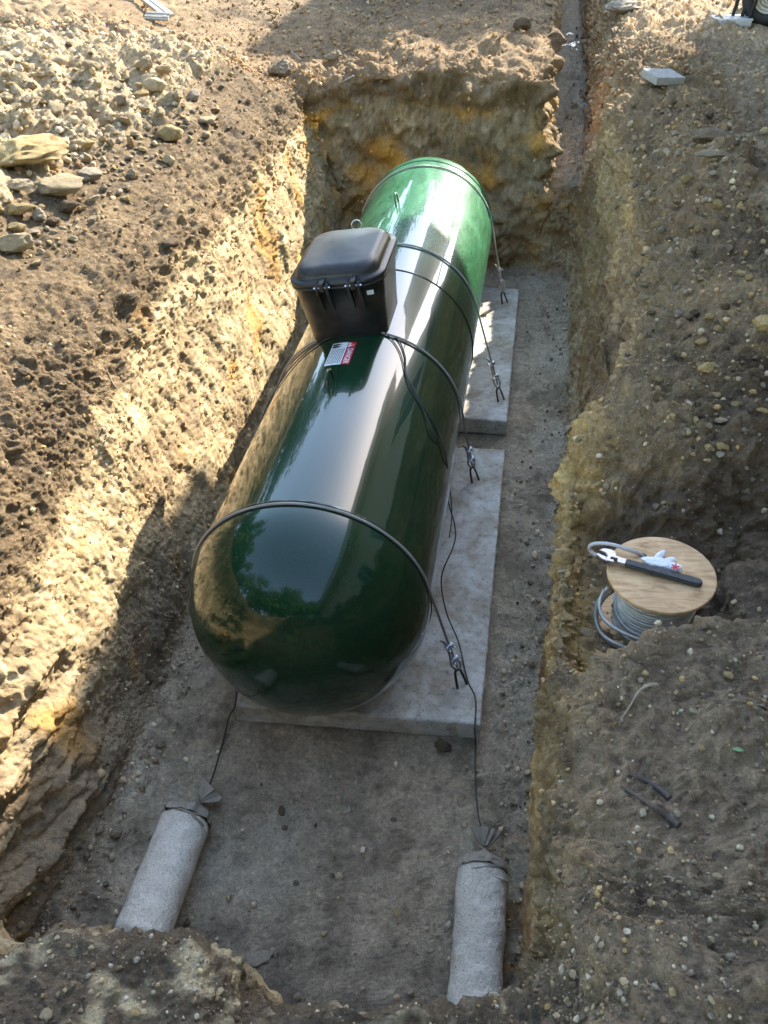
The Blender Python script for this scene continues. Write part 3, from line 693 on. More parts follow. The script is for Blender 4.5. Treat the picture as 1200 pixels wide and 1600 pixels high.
# ------------------------------------------------------------------ steel hold-down cables
M_CABLE = plain('galvanised_cable', (0.42, 0.40, 0.36), 0.42, 0.5, 0.3, 400, 0.5, 900)
M_CABLED = plain('weathered_cable', (0.33, 0.30, 0.27), 0.5, 0.3, 0.2, 400, 0.5, 900)
clamp_made = []
def clamp(p, d, parent, s=1.0):
    """wire rope clip: U bolt, saddle, two nuts"""
    d = Vector(d).normalized(); side = d.cross(Vector((0.3, -0.5, 0.8))).normalized(); up = side.cross(d).normalized()
    F = Matrix((side, d, up)).transposed(); p = Vector(p)
    bm = bmesh.new(); add_box(bm, p+up*0.010*s, (0.034*s, 0.022*s, 0.009*s), F, 0.002*s)
    c = bm_obj('clamp', bm, M_ZINC, parent)
    pts = [p+side*a*s+up*b_*s for a, b_ in ((-0.0125, 0.034), (-0.0125, 0.0), (-0.009, -0.009), (0, -0.012), (0.009, -0.009), (0.0125, 0.0), (0.0125, 0.034))]
    tube('clamp_bolt', spline(pts, 4), 0.0034*s, M_ZINC, c, 6)
    for k in (-1, 1):
        bm = bmesh.new(); q0 = p+side*k*0.0125*s+up*0.0145*s; add_cyl(bm, q0, q0+up*0.009*s, 0.0078*s, seg=6); bm_obj('clamp_nut', bm, M_ZINC, c)
    return c
def anchor_ring(px, py, sl, big=1.0, lean=(-0.03, -0.09)):
    A_ = Vector(at_z(px, py, ZS)); top = A_+Vector((lean[0]*0.8, lean[1]*-0.3, 0.085*big))
    side = Vector((0.022*big, 0.018*big, 0))
    pts = [A_-side*0.9+Vector((0, 0, -0.02)), A_-side*0.9, top-side*0.55-Vector((0, 0, 0.02)), top, top+side*0.55-Vector((0, 0, 0.02)), A_+side*0.9, A_+side*0.9+Vector((0, 0, -0.02))]
    tube('anchor_ring', spline(pts, 5), 0.0062, M_BLACKSTEEL, sl, 8)
    return top
STR = [  # strap y, anchor pixel, clamp pixels up the cable, slab, material, label
    (-0.004, (722, 1072), slab_near, M_CABLED, 'steel hold-down cable round the rounded front end of the tank'),
    (1.415, (743, 752), slab_near, M_CABLED, 'steel hold-down cable in front of the black valve dome'),
    (2.545, (783, 626), slab_far, M_CABLE, 'steel hold-down cable just behind the black valve dome'),
    (4.015, (789, 474), slab_far, M_CABLE, 'steel hold-down cable round the sunlit far end of the tank')]
CR = 0.0068
for ys, an, sl, mt, lb in STR:
    top = anchor_ring(an[0], an[1], sl)
    cab = empty('hold_down_cable', tuple(top)); tag(cab, lb, 'steel cable', 'steel cables tying the tank to its slabs')
    off = -Vector(top)
    rad = TR+CR+0.001
    # tangent from the anchor to the tank, in the cross-section
    dx_, dz_ = top.x, top.z; dd_ = math.hypot(dx_, dz_); phi = math.atan2(dx_, dz_); at_ = phi-math.acos(min(1, rad/dd_))
    arc = [rt(a, ys+0.004*math.sin(a*2), rad) for a in np.linspace(-2.15, at_, 90)]
    end = arc[-1]; wob = (top-end)
    pts = list(arc)+[end+wob*t+Vector((0.0, 0, -0.006*math.sin(PI*t))) for t in (0.2, 0.4, 0.6, 0.8, 0.96)]
    body_c = rope('wire_rope', [p+off for p in pts], CR, mt, cab, pitch=0.05, step=0.011)
    dv = (top-end).normalized(); sd_ = dv.cross(Vector((0, -0.6, 0.8))).normalized()
    # eye and the turned-back tail, held by two clamps
    ln_ = (top-end).length; tail = min(0.24, ln_*0.75)
    e0 = top-dv*0.10
    pts = [top-dv*tail+sd_*0.030, top-dv*(tail-0.03)+sd_*0.016, top-dv*(tail*0.6)+sd_*0.015, e0+sd_*0.016, top-dv*0.05+sd_*0.024, top-dv*0.018+sd_*0.016, top+dv*0.006, top-dv*0.018-sd_*0.014, top-dv*0.05-sd_*0.016, e0-sd_*0.003]
    rope('turned_back_end', [p+off for p in spline(pts, 6)], CR*0.92, mt, cab, pitch=0.05, step=0.011)
    clamp(top-dv*0.092+sd_*0.006+off, dv, cab, 1.15); clamp(top-dv*(tail*0.80)+sd_*0.008+off, dv, cab, 1.15)
# left side, out of sight below the tank: each cable runs down to a ring of its slab
for ys, an, sl, mt, lb in STR:
    a = rt(-2.15, ys, TR); tube('anchor_ring', spline([(-0.33, ys-0.02, ZS-0.02), (-0.335, ys-0.02, ZS+0.05), (-0.34, ys, ZS+0.075), (-0.335, ys+0.02, ZS+0.05), (-0.33, ys+0.02, ZS-0.02)], 4), 0.006, M_BLACKSTEEL, sl, 6)

# ------------------------------------------------------------------ anode sacks and their lead wires
def sack_mat():
    m, n, b = new_mat('speckled_cotton_sack'); tc = nd(n, 'ShaderNodeTexCoord').outputs['Object']
    a = noise(n, 6, 4, 0.6, tc); f = noise(n, 150, 4, 0.7, tc)
    r = ramp(n, a.outputs[0], [(0.3, (0.44, 0.39, 0.31)), (0.7, (0.66, 0.60, 0.50))])
    r2 = ramp(n, f.outputs[0], [(0.34, (0.45, 0.43, 0.40)), (0.45, (0.95, 0.95, 0.94)), (0.5, (1, 1, 1)), (0.7, (1.12, 1.12, 1.12))])
    c = mixc(n, 0.9, r.outputs[0], r2.outputs[0], 'MULTIPLY'); n.links.new(c, b.inputs['Base Color']); b.inputs['Roughness'].default_value = 0.95
    b.inputs['Specular IOR Level'].default_value = 0.2
    n2 = noise(n, 22, 5, 0.6, tc); p = bump(n, n2.outputs[0], 0.8, 0.02, b); bump(n, f.outputs[0], 0.5, 0.003, b, p); return m
M_SACK = sack_mat(); M_CLOTH = plain('unfilled_sack_cloth', (0.26, 0.22, 0.165), 0.95, 0, 0.25, 30, 0.4, 300)
M_WIRE = plain('black_insulated_wire', (0.016, 0.015, 0.015), 0.45)
def sack(p_top, p_bot, R, label, seed, neck_dir, neck_len=0.05):
    p0, p1 = Vector(p_top), Vector(p_bot); ax = (p1-p0).normalized(); L = (p1-p0).length
    root = empty('anode_sack', tuple(p0)); tag(root, label, 'sack', 'filled cotton sacks at the near end of the trench')
    up = Vector((0, 0, 1)); sx_ = ax.cross(up).normalized(); sz_ = sx_.cross(ax).normalized()
    N = 64; M = 90; P = []
    for i in range(M+1):
        t = i/M
        d = t*L; rr = R*min(1, (1-(1-min(d/(0.045), 1))**2.2)**0.5*1.0) if d < 0.045 else R
        e = L-d
        if e < 0.05: rr = R*math.sqrt(max(0, 1-(1-e/0.05)**2))
        rr *= 1+0.02*math.sin(t*7+seed)+0.03*t
        for k in range(N):
            a = 2*PI*k/N; P.append(Vector((0, 0, 0))+ax*d+(sx_*math.cos(a)+sz_*math.sin(a)*0.90)*max(rr, 0.002))
    A_ = np.array([tuple(v) for v in P]); dirn = A_-np.array([tuple(ax*(i/M*L)) for i in range(M+1) for _ in range(N)])
    dl = np.linalg.norm(dirn, axis=1)[:, None]+1e-6
    tt = np.repeat(np.arange(M+1)/M, N)
    dis = pn(A_+seed, 9, 1)*0.006+pn(A_+seed, 28, 2)*0.0022+np.exp(-tt*14)*pn((A_+seed)*np.array([1, 1, 1]), 40, 3)*0.008
    A_ = A_+dirn/dl*dis[:, None]
    fs = [(i*N+k, i*N+(k+1) % N, (i+1)*N+(k+1) % N, (i+1)*N+k) for i in range(M) for k in range(N)]
    pd_obj('filled_body', A_, fs, M_SACK, root, True)
    # gathered shoulder and the tied neck that fans out
    nd_ = Vector(neck_dir).normalized(); shoulder = []; M2 = 46; N2 = 96
    s0 = sx_*0; prof = [(0.030, 1.0), (0.004, 0.985), (-0.012, 0.86), (-0.026, 0.60), (-0.038, 0.34), (-0.052, 0.15), (-0.060, 0.11)]
    fan = [(0.018, 0.20), (0.040, 0.36), (0.062, 0.52), (0.078, 0.56)]
    tie = ax*-0.060+nd_*0.012
    rows_ = []
    for j, (d, f_) in enumerate(prof):
        cen = ax*d+nd_*(0.022*(j/6)**1.5)+sz_*(-R*0.35*(j/6))
        rows_.append((cen, f_*R*1.012, sx_, sz_, 0.05+0.10*(j/6)))
    base_c = rows_[-1][0]; a1 = nd_.cross(up).normalized(); a2 = a1.cross(nd_).normalized()
    for d, f_ in fan: rows_.append((base_c+nd_*d, f_*R, a1, a2*0.45, 0.30))
    V = []
    for j, (cen, rr, b1, b2, pl) in enumerate(rows_):
        for k in range(N2):
            a = 2*PI*k/N2; w_ = 1+pl*1.3*(math.sin(11*a+seed+j*0.3)*0.45+math.sin(7*a+2*seed-j*0.2)*0.35+math.sin(17*a+3*seed)*0.25)+(0.10*math.sin(3*a+j) if j > 7 else 0)
            V.append(cen+(b1*math.cos(a)+b2*math.sin(a))*rr*w_*(1 if j else 1.0))
    fs = [(i*N2+k, i*N2+(k+1) % N2, (i+1)*N2+(k+1) % N2, (i+1)*N2+k) for i in range(len(rows_)-1) for k in range(N2)]
    pd_obj('gathered_neck', V, fs, M_CLOTH, root, True)
    tube('tie', [base_c+(a1*math.cos(t)+a2*math.sin(t))*R*0.135 for t in np.linspace(0, 2*PI, 24, endpoint=False)], 0.0025, M_CLOTH, root, 6, True)
    # fold of loose cloth lapping over the filled part
    for f_, (d0, a0, a1_) in enumerate(((0.020, 0.1, 2.6), (0.040, 0.9, 3.0), (0.060, 1.9, 3.4))):
        pts = [ax*(d0+0.016*math.sin((a-a0)*2.1+seed))+(sx_*math.cos(a)+sz_*math.sin(a)*0.9)*(R*1.005) for a in np.linspace(a0, a1_, 22)]
        tube('cloth_fold', pts, lambda t: 0.0018+0.0045*math.sin(PI*t), M_CLOTH if f_ < 2 else M_SACK, root, 6)
    return Vector(p0)+base_c+nd_*0.05
ra = 0.094
tR = sack(at_z(755, 1352, -0.545), tuple(np.array(at_z(751, 1352, -0.545))+np.array([0.02, -0.70, 0.0])), ra, 'fat pale sack at lower right with bunched grey cloth at its tied neck', 1.0, (0.02, 0.9, 0.25))
b0 = at_z(294, 1272, -0.555); b1 = at_z(214, 1480, -0.555)
tL = sack(b0, b1, 0.103, 'pale speckled sack at lower left lying askew with its neck tied to the right', 4.0, (0.55, 0.75, 0.2))
# lead wire of the right sack: up over the slab, then over the tank beside the second cable
R1 = TR+0.006
def cy(px, py, r_=None):
    v = Vector(at_cyl(px, py, R1 if r_ is None else r_)); return v
fl_ = lambda px, py, z_: Vector(at_z(px, py, z_))
wr = [tR-Vector((0, 0.03, 0.0)), fl_(746, 1262, -0.60), fl_(743, 1200, -0.635), fl_(743, 1162, -0.62), fl_(742, 1138, ZS+0.004), fl_(743, 1092, ZS+0.004), fl_(730, 1061, ZS+0.004), fl_(717, 1005, -0.50), fl_(697, 955, -0.44),
      fl_(690, 901, -0.34), fl_(709, 852, -0.24), fl_(711, 823, -0.20), fl_(700, 780, -0.10), cy(698, 722), cy(683, 670), cy(660, 633), cy(636, 588), cy(633, 557), cy(622, 531), cy(601, 521), cy(560, 517), cy(520, 521)]
lw = tube('lead_wire', spline(wr, 7), 0.0036, M_WIRE, None, 6)
tag(lw, 'thin black wire from the lower right sack up over the slab and tank side', 'wire', 'black lead wires of the two sacks')
w2 = [cy(601, 520, R1+0.006), cy(612, 530), cy(626, 553), cy(634, 586), cy(642, 608), cy(662, 642), cy(682, 690), fl_(700, 745, -0.02), fl_(706, 800, -0.16), fl_(702, 840, -0.22)]
lw2 = tube('lead_wire', spline(w2, 7), 0.003, M_WIRE, None, 6)
tag(lw2, 'second black wire hanging in a loop beside the first on the right tank flank', 'wire', 'black lead wires of the two sacks')
w3 = [tL-Vector((0.01, 0.02, 0)), fl_(332, 1215, -0.60), fl_(348, 1160, -0.635), fl_(358, 1120, -0.60), fl_(369, 1093, -0.50), Vector((-0.42, 0.05, -0.42)), rt(-1.9, 0.35, R1), rt(-1.6, 0.7, R1), rt(-1.25, 1.02, R1), rt(-0.9, 1.22, R1), rt(-0.6, 1.33, R1), rt(-0.35, 1.38, R1), rt(-0.15, 1.395, R1)]
lw3 = tube('lead_wire', spline(w3, 7), 0.0036, M_WIRE, None, 6)
tag(lw3, 'thin black wire from the lower left sack passing behind the left side of the tank', 'wire', 'black lead wires of the two sacks')

M_WET = flat_mat('muddy_water', (0.16, 0.14, 0.11), 0.35)
rgw = random.Random(4); wv = [(1.10+0.02*(yy-8.5)+0.17*math.cos(a)*(1+0.3*math.sin(3*a)), yy, 0.092) for a, yy in [(2*PI*k/40, 9.3+1.9*math.sin(2*PI*k/40)) for k in range(40)]]
tag(pd_obj('puddle', wv, [tuple(range(40))], M_WET), kind='structure')
# ------------------------------------------------------------------ cable reel, wrench, glove
def ply_mat():
    m, n, b = new_mat('plywood'); tc = nd(n, 'ShaderNodeTexCoord').outputs['Object']
    mp = nd(n, 'ShaderNodeMapping'); mp.inputs['Scale'].default_value = (1.0, 5.0, 1.0); mp.inputs['Rotation'].default_value = (0, 0, 0.5); n.links.new(tc, mp.inputs[0])
    a = noise(n, 7, 7, 0.65, mp.outputs[0], 1.5); g = noise(n, 12, 4, 0.6, tc)
    r = ramp(n, a.outputs[0], [(0.3, (0.26, 0.145, 0.07)), (0.46, (0.50, 0.305, 0.15)), (0.6, (0.60, 0.39, 0.215)), (0.76, (0.40, 0.235, 0.12))])
    r2 = ramp(n, g.outputs[0], [(0.3, (0.78, 0.76, 0.74)), (0.6, (1.08, 1.08, 1.06))]); c = mixc(n, 1.0, r.outputs[0], r2.outputs[0], 'MULTIPLY')
    n.links.new(c, b.inputs['Base Color']); b.inputs['Roughness'].default_value = 0.7; bump(n, a.outputs[0], 0.25, 0.002, b); return m
M_PLY = ply_mat(); M_GALV = plain('new_galvanised_rope', (0.52, 0.50, 0.46), 0.42, 0.6, 0.2, 200)
RZ = 0.848; rc = Vector(at_z(1038, 893, RZ)); RR = 0.158; RH = 0.235
reel = empty('cable_reel', (rc.x, rc.y, RZ-RH)); tag(reel, 'plywood reel of galvanised wire rope standing in a hollow of the right bank', 'cable reel')
reel.rotation_euler = (0.03, -0.04, 0)
def disc(z0, z1, R, hole=0.0):
    bm = bmesh.new(); rows_ = []; N = 72
    for rr, zz in ((hole, z0), (R-0.002, z0), (R, z0+0.002), (R, z1-0.002), (R-0.002, z1), (hole, z1)):
        rows_.append([bm.verts.new((rr*math.cos(2*PI*k/N)*(1+0.004*math.sin(3*k)), rr*math.sin(2*PI*k/N), zz)) for k in range(N)])
    rows_.append(rows_[0])
    for a, b_ in zip(rows_, rows_[1:]):
        for k in range(N): bm.faces.new((a[k], a[(k+1) % N], b_[(k+1) % N], b_[k]))
    return bm
bm_obj('top_flange', disc(RH-0.012, RH, RR, 0.012), M_PLY, reel); bm_obj('bottom_flange', disc(0.0, 0.012, RR), M_PLY, reel)
bm = bmesh.new(); add_cyl(bm, (0, 0, 0.012), (0, 0, RH-0.012), 0.085, seg=32); bm_obj('core', bm, M_PLY, reel)
hel = []; turns = 17; rw_ = 0.112
for k in range(turns*40+1):
    a = 2*PI*k/40; hel.append((rw_*math.cos(a)*(1+0.010*math.sin(a*0.37)), rw_*math.sin(a)*(1+0.010*math.sin(a*0.37)), 0.018+(RH-0.038)*k/(turns*40)))
rope('wound_rope', hel, 0.0062, M_GALV, reel, strands=6, pitch=0.026, step=0.0055)
# slack turns slipping over the winding
lp = [(0.118*math.cos(a), 0.118*math.sin(a), 0.12+0.05*math.sin(a+0.6)) for a in np.linspace(PI*0.75, PI*2.0, 30)]
lp[0] = (-0.105, 0.075, 0.215)
rope('slack_turn', spline(lp, 3), 0.0062, M_GALV, reel, pitch=0.026, step=0.0055)
l2 = [(-0.155, 0.01, 0.13), (-0.168, -0.03, 0.115), (-0.158, -0.075, 0.10), (-0.115, -0.12, 0.10), (-0.05, -0.145, 0.095), (0.02, -0.142, 0.09), (0.07, -0.12, 0.075), (0.10, -0.07, 0.06)]
rope('slack_turn', spline(l2, 6), 0.0062, M_GALV, reel, pitch=0.026, step=0.0055)
l3 = [(-0.14, 0.02, 0.12), (-0.165, -0.01, 0.09), (-0.172, -0.04, 0.055), (-0.155, -0.08, 0.025), (-0.11, -0.115, 0.02), (-0.05, -0.13, 0.02), (0.03, -0.125, 0.03)]
rope('slack_turn', spline(l3, 6), 0.0062, M_GALV, reel, pitch=0.026, step=0.0055)
l4 = [(p[0]*1.05+0.004, p[1]*1.03, p[2]+0.013) for p in l3]; rope('slack_turn', spline(l4, 6), 0.0062, M_GALV, reel, pitch=0.026, step=0.0055)
def on_reel(px, py, h=0.0):
    v = Vector(at_z(px, py, RZ+h)); return v
hole = on_reel(1010, 867)-Vector((rc.x, rc.y, RZ-RH))
bm = bmesh.new(); add_cyl(bm, hole+Vector((0, 0, 0.0012)), hole+Vector((0, 0, 0.0022)), 0.011, seg=20); bm_obj('rope_hole', bm, M_INK, reel)
tl = [hole+Vector((0, 0, -0.01)), hole+Vector((-0.012, 0.004, 0.006)), on_reel(990, 857, 0.022)-reel.location, on_reel(965, 848, 0.03)-reel.location, on_reel(942, 845, 0.026)-reel.location, on_reel(928, 848, 0.012)-reel.location, on_reel(927, 856, -0.012)-reel.location, on_reel(940, 866, -0.025)-reel.location, on_reel(962, 874, -0.03)-reel.location]
tube('rope_tail', spline(tl, 8), 0.0058, plain('taped_rope_end', (0.40, 0.38, 0.38), 0.55, 0.2, 0.1), reel, 10)
# adjustable wrench
M_CHROME = plain('worn_chrome', (0.30, 0.30, 0.30), 0.34, 1.0, 0.2, 60, 0.1)
M_GRIP = plain('black_rubber_grip', (0.030, 0.032, 0.034), 0.6, 0.0, 0.5, 90, 0.3, 500)
h0 = on_reel(976, 879, 0.012); h1 = on_reel(1096, 912, 0.012)
wx = (h1-h0).normalized(); wy = Vector((0, 0, 1)).cross(wx).normalized(); WL = (h1-h0).length
wrench = empty('adjustable_wrench', tuple(h0)); wrench.rotation_euler = Matrix((wx, wy, Vector((0, 0, 1)))).transposed().to_euler()
tag(wrench, 'chrome adjustable wrench with black rubber handle lying on the plywood reel top', 'wrench')
def plate(name, poly, z0, z1, mat, parent, bev=0.002):
    bm = bmesh.new(); f = bm.faces.new([bm.verts.new((a, b_, z0)) for a, b_ in poly]); r_ = bmesh.ops.extrude_face_region(bm, geom=[f])
    for v in [g_ for g_ in r_['geom'] if isinstance(g_, bmesh.types.BMVert)]: v.co.z = z1
    bmesh.ops.recalc_face_normals(bm, faces=bm.faces[:])
    if bev: bmesh.ops.bevel(bm, geom=[e for e in bm.edges], offset=bev, segments=2, affect='EDGES')
    return bm_obj(name, bm, mat, parent)
gp = []
gN = 8
for k in range(gN+1): a = -PI/2+PI*k/gN; gp.append((WL-0.012+0.015*math.cos(a), 0.0155*math.sin(a)))
gp = [(0.0, -0.0135), (0.04, -0.0145)]+gp+[(0.04, 0.0145), (0.0, 0.0135)]
plate('handle', gp, -0.008, 0.008, M_GRIP, wrench, 0.0035)
plate('hang_hole', [(WL-0.014+0.008*math.cos(a), 0.006*math.sin(a)) for a in np.linspace(0, 2*PI, 14, endpoint=False)], 0.0081, 0.0086, M_INK, wrench, 0)
plate('neck', [(-0.035, -0.013), (0.004, -0.012), (0.004, 0.012), (-0.035, 0.015)], -0.006, 0.006, M_CHROME, wrench)
plate('fixed_jaw', [(-0.030, 0.014), (-0.030, -0.020), (-0.052, -0.022), (-0.053, 0.000), (-0.060, 0.010), (-0.083, 0.017), (-0.070, 0.031), (-0.050, 0.035), (-0.036, 0.030)], -0.0085, 0.0085, M_CHROME, wrench)
plate('moving_jaw', [(-0.053, -0.004), (-0.053, -0.022), (-0.066, -0.019), (-0.086, -0.006), (-0.084, 0.003), (-0.068, -0.001)], -0.008, 0.008, M_CHROME, wrench)
bm = bmesh.new()
add_cyl(bm, (-0.043, -0.004, 0.0045), (-0.022, -0.004, 0.0045), 0.0066, seg=14)
for k in range(5): add_cyl(bm, (-0.042+k*0.0045, -0.004, 0.0045), (-0.040+k*0.0045, -0.004, 0.0045), 0.0078, seg=14)
bm_obj('thumb_screw', bm, M_BLACKSTEEL, wrench)
# crumpled white glove with a red mark
M_GLOVE = plain('white_rag', (0.72, 0.72, 0.76), 0.85, 0, 0.08, 60, 0.5, 300)
def crumple(name, c, ax, s, seed, parent, mat):
    bm = bmesh.new(); bmesh.ops.create_icosphere(bm, subdivisions=5, radius=1.0)
    A_ = np.array([tuple(v.co) for v in bm.verts]); r_ = 1+0.22*pn(A_, 1.6, seed)+0.16*np.abs(pn(A_, 3.3, seed+1))+0.06*pn(A_, 8, seed+2)
    M = Matrix((ax, Vector((0, 0, 1)).cross(ax).normalized(), Vector((0, 0, 1)))).transposed()
    for v, q_, rr in zip(bm.verts, A_, r_): v.co = Vector(c)+M @ Vector((q_[0]*rr*s[0], q_[1]*rr*s[1], max(q_[2]*rr*s[2], -s[2]*0.75)))
    return bm_obj(name, bm, mat, parent, True)
g0 = on_reel(1030, 880, 0.012); rag = empty('white_rag', tuple(g0)); tag(rag, 'crumpled white rag with a red printed corner on the plywood reel top', 'rag')
ga = (on_reel(1062, 888, 0.012)-on_reel(1010, 876, 0.012)).normalized(); go_ = -g0
crumple('rag_body', (0, 0, 0), ga, (0.046, 0.020, 0.013), 3, rag, M_GLOVE)
crumple('rag_fold', on_reel(1031, 868, 0.012)+go_, (ga+Vector((-0.2, 1.2, 0))).normalized(), (0.024, 0.010, 0.010), 5, rag, M_GLOVE)
crumple('rag_fold', on_reel(1046, 877, 0.012)+go_, (ga+Vector((0.1, 0.7, 0))).normalized(), (0.020, 0.012, 0.011), 8, rag, M_GLOVE)
crumple('rag_fold', on_reel(1054, 887, 0.012)+go_, ga, (0.020, 0.015, 0.012), 12, rag, M_GLOVE)
bm = bmesh.new(); c_ = on_reel(1055, 886, 0.028)+go_
for a in (0.3, 1.3, 2.4): add_box(bm, c_, (0.026, 0.0045, 0.0012), Euler((0.1, -0.15, a)).to_matrix())
bm_obj('red_print', bm, M_RED, rag)

# ------------------------------------------------------------------ stones: every bigger one is its own object
def rock_mesh(seed, sub=4, flat_=0.7, rough=1.8):
    bm = bmesh.new(); bmesh.ops.create_icosphere(bm, subdivisions=sub, radius=0.5)
    A_ = np.array([tuple(v.co) for v in bm.verts]); rg = np.random.default_rng(seed)
    # cut by random planes for facets
    B = A_.copy()
    for _ in range(16):
        nrm = rg.normal(size=3); nrm /= np.linalg.norm(nrm); d = rg.uniform(0.24, 0.40); e = B@nrm-d; B = B-np.maximum(e, 0)[:, None]*nrm*0.92
    n_ = A_/np.linalg.norm(A_, axis=1)[:, None]
    B += n_*(pn(A_*2, 1.6, seed)*0.05+pn(A_*2, 3.5, seed+3)*0.030*rough+pn(A_*2, 8, seed+5)*0.022*rough+pn(A_*2, 17, seed+6)*0.012*rough)[:, None]
    B[:, 2] *= flat_
    for v, q_ in zip(bm.verts, B): v.co = q_
    me = bpy.data.meshes.new('stone'); bm.to_mesh(me); bm.free(); me.polygons.foreach_set('use_smooth', [True]*len(me.polygons)); return me
RM = [rock_mesh(20+i, 4 if i < 4 else 3, 0.62+0.06*(i % 4)) for i in range(9)]
def stone(name, px, py, wpx, mat, label, cat, group=None, asp=(1, 0.8, 0.7), rz=0.0, sink=0.25, mesh=None, tilt=0.0, nm=None):
    p, nr_ = on_ground(px, py); dist = (p-Vector(CAM)).dot(Vector(_f)); wd = wpx/FOC*dist
    me = (RM[int(px*7+py*3) % len(RM)] if mesh is None else RM[mesh]); key = (me.name, mat.name)
    if key not in stone.cache: m2 = me.copy(); m2.materials.clear(); m2.materials.append(mat); stone.cache[key] = m2
    o = bpy.data.objects.new(name, stone.cache[key]); COL.objects.link(o)
    o.scale = (wd*asp[0], wd*asp[1], wd*asp[2]); o.rotation_euler = (tilt, tilt*0.6, rz); o.location = p+Vector((0, 0, wd*asp[2]*0.5*(1-sink)*0.6))
    return tag(o, label, cat, group)
stone.cache = {}
